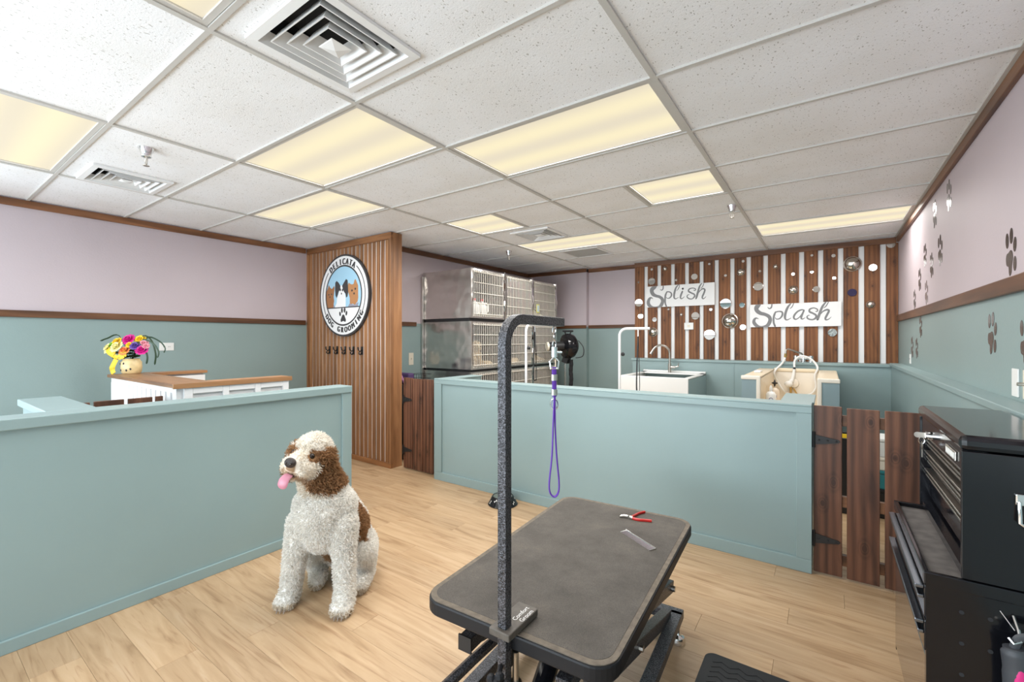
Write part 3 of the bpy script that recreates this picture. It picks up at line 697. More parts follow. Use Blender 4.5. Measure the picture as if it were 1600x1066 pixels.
# ------------------------------------------------------------------ picket gates
def hinge(parent, px, py, z, sgn=1, ly=-1, plate=True):
    """black strap hinge"""
    q = MB()
    if plate: q.box(px - .045 * sgn if sgn > 0 else px, px if sgn > 0 else px + .045, py - .006, py, z - .04, z + .04)
    q.cyl((px + .004 * sgn, py - .006, z - .045), (px + .004 * sgn, py - .006, z + .045), .008, 8)
    q.prism([(px + .008 * sgn, z - .028), (px + .12 * sgn, z - .009), (px + .128 * sgn, z), (px + .12 * sgn, z + .009), (px + .008 * sgn, z + .028)], lambda a, b, d: (a, py - d, b), 0, .005)
    for k in (.03, .07, .11): q.ball((px + k * sgn, py - .006, z), .005, 6, 4)
    return obj('hinge', q, BLACKM, parent)
def gate(label, boards, y, h, axis='x', sgn=1, rails=(.10, .43, .885), z0=.012, front=-1):
    t = thing('picket_gate', label, 'gate', ((boards[0][0], y, 0) if axis == 'x' else (y, boards[0][0], 0)), 'brown picket gates')
    for (a, b) in boards:
        hh = h + random.uniform(-.004, .004)
        q = MB().box(0, b - a, 0, .018, 0, hh - z0) if axis == 'x' else MB().box(0, .018, 0, b - a, 0, hh - z0)
        obj('board', q, GATE, t, bevel=.003, loc=(a, y - .018, z0) if axis == 'x' else (y, a, z0))
    a, b = boards[0][0] + .01, boards[-1][1] - .01
    for z in rails:
        q = bx(a, b, y, y + .03, z - .03, z + .03) if axis == 'x' else bx(y - .03, y, a, b, z - .03, z + .03)
        obj('rail', q, BROWN if axis == 'x' else BROWNY, t, bevel=.002)
    return t
g1 = gate('brown picket gate beside the tool chest with black strap hinges', [(-.062, .070), (.091, .233), (.254, .40), (.42, .535)], 3.115, .962)
for z in (.77, .205): hinge(g1, -.066, 3.096 - .001, z, 1)
g2 = gate('brown picket gate between the slatted partition and the low green wall', [(-3.60, -3.468), (-3.461, -3.322), (-3.312, -3.172)], 3.16, .942)
for z in (.72, .20): hinge(g2, -3.60, 3.141, z, 1, plate=False)
gate('brown picket gate before the reception counter, its board tops just showing', [(.66, .705), (.722, .86), (.878, 1.0), (1.015, 1.055)], -3.52, .975, 'y')

# ------------------------------------------------------------------ reception counter
ct = thing('reception_counter', 'white reception counter with a wooden top along the left wall', 'counter', (-4.0, 1.4, 0))
zt = 1.06
obj('front_panel', bx(-4.755, -3.375, 1.085, 1.12, 0, zt - .025), WHITEP, ct)
n = 14
for i in range(n):
    x = -4.72 + i * (1.30 / n); obj('bead_board', bx(x, x + 1.30 / n - .03, 1.075, 1.085, .08, zt - .06), WHITEP, ct, bevel=.003)
obj('side_panel', bx(-3.39, -3.375, 1.12, 1.80, 0, zt - .025), WHITEP, ct)
q = MB(); ys = [1.12, 1.17, 1.345, 1.385, 1.555, 1.595, 1.755, 1.80]
for i in range(0, 8, 2): q.box(-3.375, -3.355, ys[i], ys[i + 1], 0, zt - .025)
for i in range(1, 7, 2): q.box(-3.375, -3.356, ys[i], ys[i + 1], zt - .07, zt - .025)
obj('side_frame', q, WHITEP, ct, bevel=.003)
obj('inner_panel', bx(-4.74, -4.70, 1.30, 1.72, 0, zt - .025), WHITEP, ct)
obj('inner_side', bx(-4.70, -4.66, 1.30, 1.72, .4, zt - .04), WHITEP, ct)
obj('top_front', bx(-4.76, -3.36, 1.06, 1.30, zt - .025, zt), COUNT, ct, bevel=.003)
obj('top_side', bx(-3.50, -3.35, 1.30, 1.82, zt - .025, zt), COUNTY, ct, bevel=.003)
obj('top_side', bx(-4.79, -4.66, 1.30, 1.74, zt - .025, zt), COUNTY, ct, bevel=.003)
obj('edge_strip', bx(-3.36, -3.345, 1.06, 1.82, zt - .03, zt + .001), COUNTY, ct)

# flower arrangement
def flower(mb, c, r, lay=3, pet=8, up=Vector((.6, -.6, .5))):
    up = up.normalized(); a = up.cross(Vector((0, 0, 1))).normalized(); b = up.cross(a)
    for l in range(lay):
        k = pet - l; tilt = .25 + .45 * l; rr = r * (1 - .22 * l)
        for i in range(k):
            th = 2 * PI * i / k + l * .4; d = a * math.cos(th) + b * math.sin(th); s = up.cross(d)
            base = Vector(c) + up * (.1 * r * l); tip = base + (d * math.cos(tilt) + up * math.sin(tilt)) * rr; mid = base + (d * math.cos(tilt * .6) + up * math.sin(tilt * 1.3)) * rr * .6
            wv = rr * .42
            mb.add([base, mid + s * wv, tip + s * wv * .4, tip - s * wv * .4, mid - s * wv, mid + up * rr * .08], [(0, 1, 5), (1, 2, 5), (2, 3, 5), (3, 4, 5), (4, 0, 5)])
    mb.ball(Vector(c) + up * r * .2, r * .3, 6, 4)
fv = thing('flower_vase', 'cream vase of mixed bright flowers with a yellow ribbon on the counter', 'flowers', (-4.70, 1.20, zt + .001))
V = Vector((-4.70, 1.20, zt + .001)); RT = Vector((.817, .577, 0)); TW = Vector((.577, -.817, 0))
vm = plain('honey_vase', (.80, .62, .32), .3, var=.2, vscale=14)
obj('vase', MB().lathe([(.055, 0), (.066, .012), (.070, .05), (.068, .095), (.055, .112), (.058, .122), (.05, .122), (.048, .02)], tuple(V), 24), vm, fv, smooth=True)
q = MB()
for a, z in ((-.9, .08), (-.1, .085), (.6, .04), (-.6, .03), (.2, .03)):
    d = (TW * math.cos(a) + RT * math.sin(a)); obj('bee_mark', MB().ball(V + d * .066 + Vector((0, 0, z)), .008, 6, 4, (1, 1, 1.3)), INK, fv)
fl_mats = {'magenta': plain('magenta_petal', (.62, .01, .24), .5), 'yellow': YELLOW, 'pale': plain('pale_yellow_petal', (.88, .80, .36), .5), 'orange': plain('orange_petal', (.85, .25, .08), .5), 'violet': plain('violet_petal', (.12, .06, .30), .5), 'rose': plain('rose_petal', (.80, .32, .38), .5), 'lime': plain('lime_petal', (.35, .60, .05), .5)}
for nm, cn, a, z, r, fw in (('rose', 'magenta', 0.0, .275, .052, .02), ('daisy', 'yellow', -.085, .255, .045, .03), ('daisy', 'yellow', .075, .275, .045, 0), ('carnation', 'pale', -.145, .205, .055, .03), ('carnation', 'pale', -.06, .215, .055, .06), ('carnation', 'orange', .0, .185, .045, .06), ('pansy', 'violet', .075, .225, .04, .05), ('pansy', 'rose', .12, .245, .035, .02), ('rose', 'magenta', .12, .19, .048, .04), ('pansy', 'lime', -.12, .235, .03, .04), ('daisy', 'yellow', .03, .235, .03, .05), ('pansy', 'rose', .145, .225, .028, .03)):
    q = MB(); flower(q, V + RT * a * 1.0 + TW * fw + Vector((0, 0, z)), r, 4, 9, TW * .8 + RT * a * 3 + Vector((0, 0, .55)))
    obj(nm, q, fl_mats[cn], fv)
LEAF = plain('dark_leaf', (.02, .05, .02), .4)
q = MB()
for a, z1, dn, fw in ((.16, .30, .17, .0), (.19, .27, .08, .02), (.13, .25, .11, .04), (.21, .29, .06, -.02), (-.20, .31, -.02, 0)):
    s = 1 if a > 0 else -1
    P = [V + Vector((0, 0, .11)), V + RT * a * .5 + TW * fw + Vector((0, 0, z1)), V + RT * a * 1.0 + TW * fw + Vector((0, 0, z1 - .02)), V + RT * (a * 1.25) + TW * fw + Vector((0, 0, z1 - .5 * dn - .05)), V + RT * (a * 1.2) + TW * fw + Vector((0, 0, z1 - dn - .06))]
    q.tube([c for c in catmull([tuple(p) for p in P], 5)], [.007] * 20 + [.002], 5, .3)
obj('grass_blades', q, LEAF, fv)
q = MB()
for i in range(26):
    a = random.uniform(-.13, .13); z = random.uniform(.13, .23); p = V + RT * a + TW * random.uniform(-.05, .06) + Vector((0, 0, z))
    q.ball(p, .022, 5, 4, (1, 1, .5))
obj('foliage', q, LEAF, fv)['kind'] = 'stuff'
q = MB()
for P, wd in (([(-.05, .13, .07), (-.11, .17, .08), (-.13, .20, .07), (-.07, .16, .08)], .018), ([(-.04, .13, .08), (0, .18, .08), (.01, .15, .08), (-.04, .13, .08)], .016), ([(-.06, .12, .075), (-.09, .06, .075), (-.095, .03, .07), (-.08, .005, .075)], .02)):
    q.tube(catmull([tuple(V + RT * a + TW * c + Vector((0, 0, b))) for a, b, c in P], 6), wd, 6, .15, side=RT * .8 + Vector((0, 0, .5)))
obj('ribbon', q, YELLOW, fv)

# ------------------------------------------------------------------ plates on the walls
def plate_x(label, x, y, z, wy, hz, sgn, m=WHITE, kind='outlet'):
    t = thing('wall_outlet' if kind == 'outlet' else 'light_switch', label, 'outlet' if kind == 'outlet' else 'switch', (x, y, z))
    obj('plate', bx(min(x, x + sgn * .006), max(x, x + sgn * .006), y - wy / 2, y + wy / 2, z - hz / 2, z + hz / 2), m, t, bevel=.002)
    q = MB(); x2 = x + sgn * .006
    if kind == 'outlet':
        for s in (-1, 1):
            c = s * .02
            q.box(min(x2, x2 + sgn * .002), max(x2, x2 + sgn * .002), y + c - .014, y + c + .014, z - .011, z + .011) if wy > hz else q.box(min(x2, x2 + sgn * .002), max(x2, x2 + sgn * .002), y - .014, y + .014, z + c - .014, z + c + .014)
        obj('socket', q, m, t)
        q = MB(); x3 = x2 + sgn * .0022
        for s in (-1, 1):
            for k in (-.006, .006): q.box(min(x3, x3 + sgn * .0004), max(x3, x3 + sgn * .0004), y + s * .02 + k - .0013, y + s * .02 + k + .0013, z - .005, z + .005)
        obj('slots', q, INK, t)['kind'] = 'stuff'
    elif kind == 'switch':
        q.box(min(x2, x2 + sgn * .012), max(x2, x2 + sgn * .012), y - .005, y + .005, z - .008, z + .012); obj('toggle', q, m, t)
    return t
plate_x('white outlet on the green left wall above the counter', XL, 1.614, 1.271, .119, .076, 1)
plate_x('ivory light switch on the green wall beside the kennel cages', XK, 3.785, 1.10, .075, .15, 1, IVORY, 'switch')
t = plate_x('blank white wall plate on the green right wall', XR, 2.705, 1.165, .075, .115, -1, WHITE, 'blank')
t = plate_x('ivory wall plate with a small knob on the green right wall', XR, 2.575, 1.165, .075, .115, -1, IVORY, 'blank')
obj('knob', MB().cyl((XR - .006, 2.575, 1.168), (XR - .03, 2.575, 1.168), .007, 10), STEEL, t)
plate_x('small white outlet far along the green right wall near the boards', XR, 5.55, 1.16, .07, .09, -1)
t = thing('wall_outlet', 'white outlet on the brown boards below the Splish sign', 'outlet', (-1.545, 6.40, 1.52))
obj('plate', bx(-1.605, -1.485, 6.385, 6.40, 1.475, 1.57), WHITE, t, bevel=.003)
obj('socket', bx(-1.562, -1.528, 6.382, 6.385, 1.505, 1.54), IVORY, t)

# ------------------------------------------------------------------ paw prints on the right wall
def paw(label, y, z, h, rot, m=PAW, wr=1.0):
    t = thing('paw_decal', label, 'wall decal', (XR, y, z), 'paw print decals on the right wall', local=True)
    t.rotation_euler = (rot, 0, 0)
    k = h / .2
    pad = [(-.02, .012), (.012, .022), (.035, .008), (.042, -.02), (.03, -.05), (.022, -.085), (.002, -.10), (-.012, -.085), (-.018, -.055), (-.045, -.045), (-.055, -.015), (-.045, .008)]
    Pd = catmull([(a * 1.0, b, 0) for a, b in pad + [pad[0]]], 4)[:-1]
    fr = lambda a, b, d: (-d, -a * k, b * k)    # decal's right points towards the viewer
    # pad pointing down-left, toes round its upper right
    obj('pad', MB().prism([(p[0] * .9 - .010, p[1] * .9 - .004) for p in Pd], fr, .0002, .0014), m, t)
    for cx, cz, rx, rz, ro in ((-.045, .062, .019, .034, .1), (.008, .075, .020, .034, 0), (.052, .032, .019, .031, -.1), (.052, -.048, .019, .031, 0)):
        obj('toe', MB().prism(ell(cx, cz, rx, rz, ro), fr, .0002, .0014), m, t)
    return t
PAWS = [('paw print decal highest on the lilac right wall', 3.954, 2.26, .2, 0, PAW), ('paw print decal second highest on the lilac wall, just beyond the highest', 4.412, 2.245, .2, .1, PAW),
 ('paw print decal nearest the viewer in the middle lilac cluster', 4.225, 1.95, .215, 0, PAW), ('paw print decal at the upper left of the middle lilac cluster', 4.804, 2.005, .187, .1, PAW),
 ('paw print decal at the centre of the lilac cluster', 4.531, 1.89, .187, 0, PAW), ('paw print decal on lilac, left of the silvery one', 5.054, 1.838, .19, .1, PAW),
 ('silvery paw print decal just above the chair rail', 4.74, 1.703, .19, 0, PAWL), ('farthest paw print decal on the lilac wall, above the chair rail', 5.321, 1.692, .176, 0, PAW),
 ('big paw print decal nearest the viewer on lilac, alone above the chair rail', 2.775, 1.708, .2, 0, PAW), ('paw print decal just under the chair rail at the far end', 5.006, 1.442, .183, 0, PAW),
 ('farthest paw print decal on the green wall', 5.46, 1.262, .2, .1, PAW), ('paw print decal on green, second of the far pair', 5.203, 1.258, .18, 0, PAW),
 ('large paw print decal on green, left of the nearest one', 3.04, 1.365, .2, .1, PAW), ('nearest large paw print decal on green, above the wall plates', 2.60, 1.33, .19, 0, PAW),
 ('paw print decal cut by the right edge of the view, high on lilac', 2.44, 2.0, .2, 0, PAW)]
for l_, y, z, h, ro, m in PAWS: paw(l_, y, z, h, ro, m)

# ------------------------------------------------------------------ air vents and sprinklers
VL = {(1, 1): 'big square white ceiling vent with stepped louvres nearest the viewer', (-1, 1): 'square white ceiling vent beside the left sprinkler',
      (0, 6): 'square white ceiling vent far over the kennel room', (0, 8): 'flat grey perforated return grille in the far ceiling'}
for cell, (x0, x1, y0, y1) in VENTS.items():
    cx, cy = (x0 + x1) / 2, (y0 + y1) / 2; hs = (x1 - x0) / 2
    t = thing('ceiling_vent', VL[cell], 'vent', (cx, cy, H), 'ceiling vents')
    def sq(mb, s0, za, s1, zb):
        A = [(cx - s0, cy - s0, za), (cx + s0, cy - s0, za), (cx + s0, cy + s0, za), (cx - s0, cy + s0, za)]
        B = [(cx - s1, cy - s1, zb), (cx + s1, cy - s1, zb), (cx + s1, cy + s1, zb), (cx - s1, cy + s1, zb)]
        mb.add(A + B, [(i, (i + 1) % 4, (i + 1) % 4 + 4, i + 4) for i in range(4)])
    def louvre(nm, s0, za, s1, zb, th=.005):
        q = MB(); sq(q, s0, za, s1, zb); sq(q, s0 - th, za, s1 - th, zb); sq(q, s0, za, s0 - th, za); sq(q, s1, zb, s1 - th, zb); obj(nm, q, TEEM if nm == 'frame' else WHITEP, t)
    if cell == (0, 8):
        q = MB(); sq(q, hs, H - .008, hs, H + .003); sq(q, hs, H - .008, hs - .03, H - .008); sq(q, hs - .03, H - .008, hs - .03, H + .01); obj('frame', q, WHITEP, t)
        q = MB(); s = hs - .03; n = 22
        for i in range(n):
            a = -s + 2 * s * i / n; q.box(cx + a, cx + a + .006, cy - s, cy + s, H - .004, H + .006)
        for i in range(n):
            a = -s + 2 * s * i / n; q.box(cx - s, cx + s, cy + a, cy + a + .006, H - .003, H + .005)
        obj('egg_crate_grid', q, plain('grille_grey', (.55, .53, .5), .5), t)
        obj('backing', bx(cx - s, cx + s, cy - s, cy + s, H + .03, H + .034), plain('grille_back', (.22, .21, .2), .7), t)
    else:
        q = MB(); sq(q, hs, H - .010, hs, H + .003); sq(q, hs, H - .010, hs - .032, H - .012); sq(q, hs - .032, H - .012, hs - .05, H + .035); obj('frame', q, WHITEP, t)
        for k in range(3): louvre('louvre', hs - .062 - k * .040, H - .010, hs - .090 - k * .040, H + .040)
        c = hs - .062 - 3 * .040
        q = MB(); sq(q, c, H - .010, .002, H + .02); sq(q, c, H - .010, c - .004, H - .012); q.add([(cx - c + .004, cy - c + .004, H - .012), (cx + c - .004, cy - c + .004, H - .012), (cx + c - .004, cy + c - .004, H - .012), (cx - c + .004, cy + c - .004, H - .012), (cx, cy, H - .02)], [(0, 1, 4), (1, 2, 4), (2, 3, 4), (3, 0, 4)])
        obj('centre_cone', q, WHITEP, t)
        q = MB(); s = hs - .05; sq(q, s, H + .035, s, H + .11); q.add([(cx - s, cy - s, H + .11), (cx + s, cy - s, H + .11), (cx + s, cy + s, H + .11), (cx - s, cy + s, H + .11)], [(0, 1, 2, 3)])
        obj('duct', q, DARK, t)
for (x, y), lb in zip(((-3.26, .90), (-3.31, 4.62), (-.65, 4.12)), ('chrome sprinkler head beside the left ceiling vent', 'chrome sprinkler head above the kennel cages', 'chrome sprinkler head beside the half size light panel on the right')):
    t = thing('sprinkler_head', lb, 'sprinkler', (x, y, H), 'ceiling sprinklers')
    obj('escutcheon', MB().lathe([(.040, H + .004), (.040, H), (.026, H - .03), (.024, H - .05), (.010, H - .055)], (x, y, 0), 20), CHROME, t, smooth=True)
    q = MB()
    for s in (-1, 1): q.tube([(x + s * .008, y, H - .05), (x + s * .017, y, H - .07), (x + s * .012, y, H - .09), (x, y, H - .1)], .003, 6)
    q.cyl((x, y, H - .055), (x, y, H - .1), .003, 6); obj('yoke', q, STEEL, t)
    obj('deflector', MB().lathe([(.016, H - .100), (.016, H - .103)], (x, y, 0), 14), STEEL, t)

# ------------------------------------------------------------------ kennel cages
KX0, KX1 = XK + .012, -3.40
ky = [3.975 + i * .665 for i in range(4)]; kz = [(.34, .955), (.985, 1.555), (1.595, 2.18)]
TN = ['bottom', 'middle', 'top']; CN = ['left', 'centre', 'right']
CAGE_SHADE = plain('cage_inside_shade', (.20, .175, .15), .45, .5)  # darker steel tone that paints in the shade inside the cages
kc = {}
def cage_mesh(h):
    sh = MB(); t_ = .006; D = KX1 - KX0; W = .655
    sh.box(0, D, 0, t_, 0, h); sh.box(0, D, W - t_, W, 0, h); sh.box(0, t_, t_, W - t_, 0, h); sh.box(t_, D, t_, W - t_, 0, t_); sh.box(t_, D, t_, W - t_, h - t_, h)
    li = MB(); e = .009; li.box(t_, e, e, W - e, e, h - e); li.box(e, D - .002, t_, e, e, h - e); li.box(e, D - .002, W - e, W - t_, e, h - e); li.box(e, D - .002, e, W - e, t_, e); li.box(e, D - .002, e, W - e, h - e, h - t_)  # added inner sheets that darken the cage interior like shade
    fr = MB()   # face frame
    fr.box(D, D + .012, 0, .028, 0, h); fr.box(D, D + .012, W - .028, W, 0, h); fr.box(D, D + .012, .028, W - .028, 0, .045); fr.box(D, D + .012, .028, W - .028, h - .03, h)
    br = MB(); n = 17
    for i in range(n): y = .045 + (W - .09) * i / (n - 1); br.tube([(D + .018, y, .02), (D + .018, y, h - .018)], .0048, 5)
    for i in range(5): z = .05 + (h - .09) * i / 4; br.tube([(D + .024, .03, z), (D + .024, W - .03, z)], .005, 5)
    la = MB(); y = W - .02
    la.box(D + .012, D + .03, y - .02, y + .02, h * .62, h * .80); la.box(D + .012, D + .034, y - .012, y + .012, h * .86, h + .02)
    la.tube([(D + .028, y, h * .62), (D + .034, y + .012, h * .5), (D + .028, y, h * .4), (D + .034, y - .012, h * .3), (D + .028, y, h * .18)], .010, 6)
    return sh.mesh('shell', SHEET), fr.mesh('door_frame', SHEET), br.mesh('bar_grid', BARM), la.mesh('latch', CHROME), li.mesh('inside_shade', CAGE_SHADE)
for ti, (z0, z1) in enumerate(kz):
    h = round(z1 - z0, 3)
    if h not in kc: kc[h] = cage_mesh(h)
    for ci in range(3):
        extra = {(2, 0): ' holding white jugs', (1, 0): ' with a cream dog inside', (2, 2): ' holding a cream woven dome', (1, 1): ' with beige bedding and a dark bag'}.get((ti, ci), '')
        t = thing('kennel_cage', 'steel kennel cage, %s row %s%s' % (TN[ti], CN[ci], extra), 'kennel', (KX0, ky[ci], z0), 'stacked steel kennel cages', local=True)
        sh, fr, br, la, li = kc[h]
        link('shell', sh, t); link('inside_shade', li, t); d = link('door_frame', fr, t); link('bar_grid', br, d); link('latch', la, d)
kf = thing('kennel_stand', 'dark steel rail frame carrying the kennel cages', 'stand', (KX0, ky[0], 0))
q = MB(); q.box(KX0 + .01, KX1 - .02, ky[0] + .02, ky[3] - .03, .30, .338)
obj('deck', q, BLACKM, kf)
for x in (KX0 + .05, KX1 - .06):
    for y in (ky[0] + .06, ky[3] - .08): obj('leg', bx(x - .02, x + .02, y - .02, y + .02, 0, .30), BLACKM, kf)
for a, b in ((.957, .984), (1.557, 1.594)):
    obj('tier_rail', bx(KX0 + .01, KX1 - .03, ky[0] + .012, ky[3] - .03, a, b), BLACKM, kf)
obj('back_post', bx(KX0 - .004, KX0 + .02, ky[0] - .03, ky[0] - .004, 0, 2.13), SHEET, kf)

def jug(x, y, z, lab):
    t = thing('jug', lab, 'jug', (x, y, z), 'white jugs in the top kennel cage')
    obj('body', MB().lathe([(.055, z), (.06, z + .01), (.06, z + .15), (.04, z + .19), (.018, z + .205), (.018, z + .215)], (x, y, 0), 16), WHITE, t, smooth=True)
    obj('cap', MB().cyl((x, y, z + .212), (x, y, z + .238), .021, 12), RED, t)
    obj('handle', MB().tube([(x + .03, y + .03, z + .19), (x + .05, y + .055, z + .17), (x + .05, y + .058, z + .09), (x + .038, y + .045, z + .07)], .011, 6), WHITE, t)
jug(-3.50, 4.17, 1.602, 'white jug with a red cap nearest the cage side'); jug(-3.50, 4.31, 1.602, 'white jug with a red cap, right of the other one')
def heap(nm, lab, cat, c, sx, sy, sz, m, seed=0, grp=None):
    bm = bmesh.new(); bmesh.ops.create_icosphere(bm, subdivisions=4, radius=1)
    r_ = random.Random(seed); K = [(Vector((r_.gauss(0, 1), r_.gauss(0, 1), r_.gauss(0, 1))) * 3.2, r_.uniform(0, 6)) for _ in range(7)]
    for v in bm.verts:
        d = 1 + sum(.055 * math.sin(k.dot(v.co) + p) for k, p in K); co = v.co * d
        v.co = (c[0] + co.x * sx, c[1] + co.y * sy, c[2] + max(0, co.z + .45) * sz)
    for f in bm.faces: f.smooth = True
    me = bpy.data.meshes.new(nm); bm.to_mesh(me); bm.free(); me.materials.append(m)
    o = link(nm, me); return tag(o, lab, cat, grp)
BEIGE = plain('beige_fleece', (.62, .47, .28), .9, bscale=120, bstr=.6, var=.2, vscale=12)
heap('blanket', 'beige fleece bedding in the middle row centre cage', 'blanket', (-3.62, 4.97, .993), .16, .23, .075, BEIGE, 1, 'beige kennel bedding')
heap('blanket', 'beige fleece bedding in the middle row right cage', 'blanket', (-3.62, 5.62, .993), .16, .24, .085, BEIGE, 2, 'beige kennel bedding')
heap('blanket', 'tan bedding beside the cream dog in the cage', 'blanket', (-3.60, 4.49, .993), .12, .10, .05, BEIGE, 3, 'beige kennel bedding')
heap('bag', 'dark soft bag lying in the middle row centre cage', 'bag', (-4.02, 4.95, .993), .10, .16, .18, BLACKM, 4)
dm = plain('woven_cream', (.72, .63, .47), .8, bscale=90, bstr=.8, var=.2, vscale=30)
heap('woven_dome', 'cream woven dome in the top row right cage', 'basket', (-3.63, 5.62, 1.603), .17, .22, .12, dm, 5)
t = thing('framed_card', 'small yellow framed card hanging on the cage door, top row right', 'card', (-3.355, 5.38, 1.70))
q = MB(); q.box(-3.366, -3.360, 5.37, 5.44, 1.72, 1.84); obj('frame', q, plain('card_yellow', (.62, .58, .16), .5), t)
obj('card', bx(-3.3598, -3.358, 5.38, 5.43, 1.735, 1.825), plain('card_blue', (.45, .56, .62), .5), t)

# ------------------------------------------------------------------ dogs
def build_dog(name, label, blobs, T, coat, nfur, flen, parts, vox=.011, fwid=.0024, group=None):
    """blobs: chains of (x,y,z,r) in the dog's frame, fused into one skin by a voxel remesh; T maps frame -> world"""
    root = thing(name, label, 'dog', T @ Vector((0, 0, 0)), group)
    bm = bmesh.new()
    for ch in blobs:
        pts = []
        for a, b in zip(ch, ch[1:] if len(ch) > 1 else ch):
            n = max(2, int((Vector(a[:3]) - Vector(b[:3])).length / .02))
            for i in range(n + 1): pts.append([p + (q - p) * i / n for p, q in zip(a, b)])
        for x, y, z, r in pts:
            bmesh.ops.create_icosphere(bm, subdivisions=2, radius=r, matrix=Matrix.Translation((x, y, z)))
    me = bpy.data.meshes.new('tmp'); bm.to_mesh(me); bm.free()
    o = bpy.data.objects.new('tmp', me); COL.objects.link(o)
    m = o.modifiers.new('r', 'REMESH'); m.mode = 'VOXEL'; m.voxel_size = vox; m.use_smooth_shade = True
    sm = o.modifiers.new('s', 'SMOOTH'); sm.iterations = 6; sm.factor = .5
    dg = bpy.context.evaluated_depsgraph_get(); me2 = bpy.data.meshes.new_from_object(o.evaluated_get(dg)); bpy.data.objects.remove(o)
    me2.name = 'body'; nv = len(me2.vertices); co = np.empty(nv * 3); me2.vertices.foreach_get('co', co); co = co.reshape(-1, 3)
    no = np.empty(nv * 3); me2.vertices.foreach_get('normal', no); no = no.reshape(-1, 3)
    me2.calc_loop_triangles(); tri = np.array([t.vertices[:] for t in me2.loop_triangles])
    colv = coat(co)
    at = me2.attributes.new('coat', 'FLOAT_COLOR', 'POINT'); at.data.foreach_set('color', np.c_[colv, np.ones(nv)].ravel())
    A, B, C = co[tri[:, 0]], co[tri[:, 1]], co[tri[:, 2]]
    ar = np.linalg.norm(np.cross(B - A, C - A), axis=1); idx = rng.choice(len(tri), nfur, p=ar / ar.sum())
    u = rng.random((nfur, 1)); v = rng.random((nfur, 1)); fl = (u + v) > 1; u = np.where(fl, 1 - u, u); v = np.where(fl, 1 - v, v)
    P = A[idx] + u * (B - A)[idx] + v * (C - A)[idx]; Nn = no[tri[idx, 0]]
    keep = flen(P) > 0; P = P[keep]; Nn = Nn[keep]; k = len(P)
    ln = (flen(P) * rng.uniform(.6, 1.15, k))[:, None]
    d = Nn * .75 + rng.normal(0, .42, (k, 3)) + np.array([0, 0, -.35]); d /= np.linalg.norm(d, axis=1)[:, None]
    r1 = rng.normal(0, 1, (k, 3)); s1 = np.cross(d, r1); s1 /= np.linalg.norm(s1, axis=1)[:, None]; s2 = np.cross(d, s1)
    c = coat(P) * rng.uniform(.90, 1.06, (k, 1)); c = np.clip(c, 0, 1)
    ph = rng.uniform(0, 6.28, (k, 1)); rows = []
    for j, (tt, wd) in enumerate(((0, 1.0), (.4, 1.0), (.75, .8), (1.0, .25))):
        cen = P + d * ln * tt + (s1 * np.cos(ph + tt * 4.5) + s2 * np.sin(ph + tt * 4.5)) * ln * .26 * tt
        sd = s2 * np.cos(ph) + s1 * np.sin(ph)
        rows += [cen - sd * fwid * wd, cen + sd * fwid * wd]
    V8 = np.stack(rows, 1).reshape(-1, 3)
    M = np.array(T); toW = lambda X: X @ M[:3, :3].T + M[:3, 3]
    base = (np.arange(k) * 8)[:, None]
    F = np.concatenate([base + np.array([[2 * j, 2 * j + 1, 2 * j + 3, 2 * j + 2]]) for j in range(3)], 0)
    fm = bpy.data.meshes.new('fur'); fm.vertices.add(len(V8)); fm.vertices.foreach_set('co', toW(V8).ravel())
    nf = len(F); fm.loops.add(nf * 4); fm.polygons.add(nf); fm.loops.foreach_set('vertex_index', F.ravel().astype(np.int32))
    fm.polygons.foreach_set('loop_start', np.arange(nf, dtype=np.int32) * 4); fm.update(calc_edges=True)
    fa = fm.attributes.new('coat', 'FLOAT_COLOR', 'POINT'); fa.data.foreach_set('color', np.repeat(np.c_[c, np.ones(k)], 8, 0).ravel())
    me2.vertices.foreach_set('co', toW(co).ravel()); me2.update()
    mt, nt, bs = new_mat('coat'); a = N(nt, 'ShaderNodeAttribute'); a.attribute_name = 'coat'; L(nt, a.outputs['Color'], bs.inputs['Base Color'])
    bs.inputs['Roughness'].default_value = .9; bs.inputs['Specular IOR Level'].default_value = .1
    mf, nt, bs = new_mat('fur_strands'); a = N(nt, 'ShaderNodeAttribute'); a.attribute_name = 'coat'
    df = N(nt, 'ShaderNodeBsdfDiffuse'); tr = N(nt, 'ShaderNodeBsdfTranslucent'); ms = N(nt, 'ShaderNodeMixShader'); ms.inputs[0].default_value = .5
    L(nt, a.outputs['Color'], df.inputs[0]); L(nt, a.outputs['Color'], tr.inputs[0]); L(nt, df.outputs[0], ms.inputs[1]); L(nt, tr.outputs[0], ms.inputs[2])
    L(nt, ms.outputs[0], nt.nodes['Material Output'].inputs[0])
    me2.materials.clear(); me2.materials.append(mt); fm.materials.append(mf)
    link('body', me2, root); fo = link('fur', fm, root); fo['kind'] = 'stuff'
    for nm, q, mm in parts:
        q.xform(lambda x, y, z: T @ Vector((x, y, z))); obj(nm, q, mm, root, smooth=True)
    return root

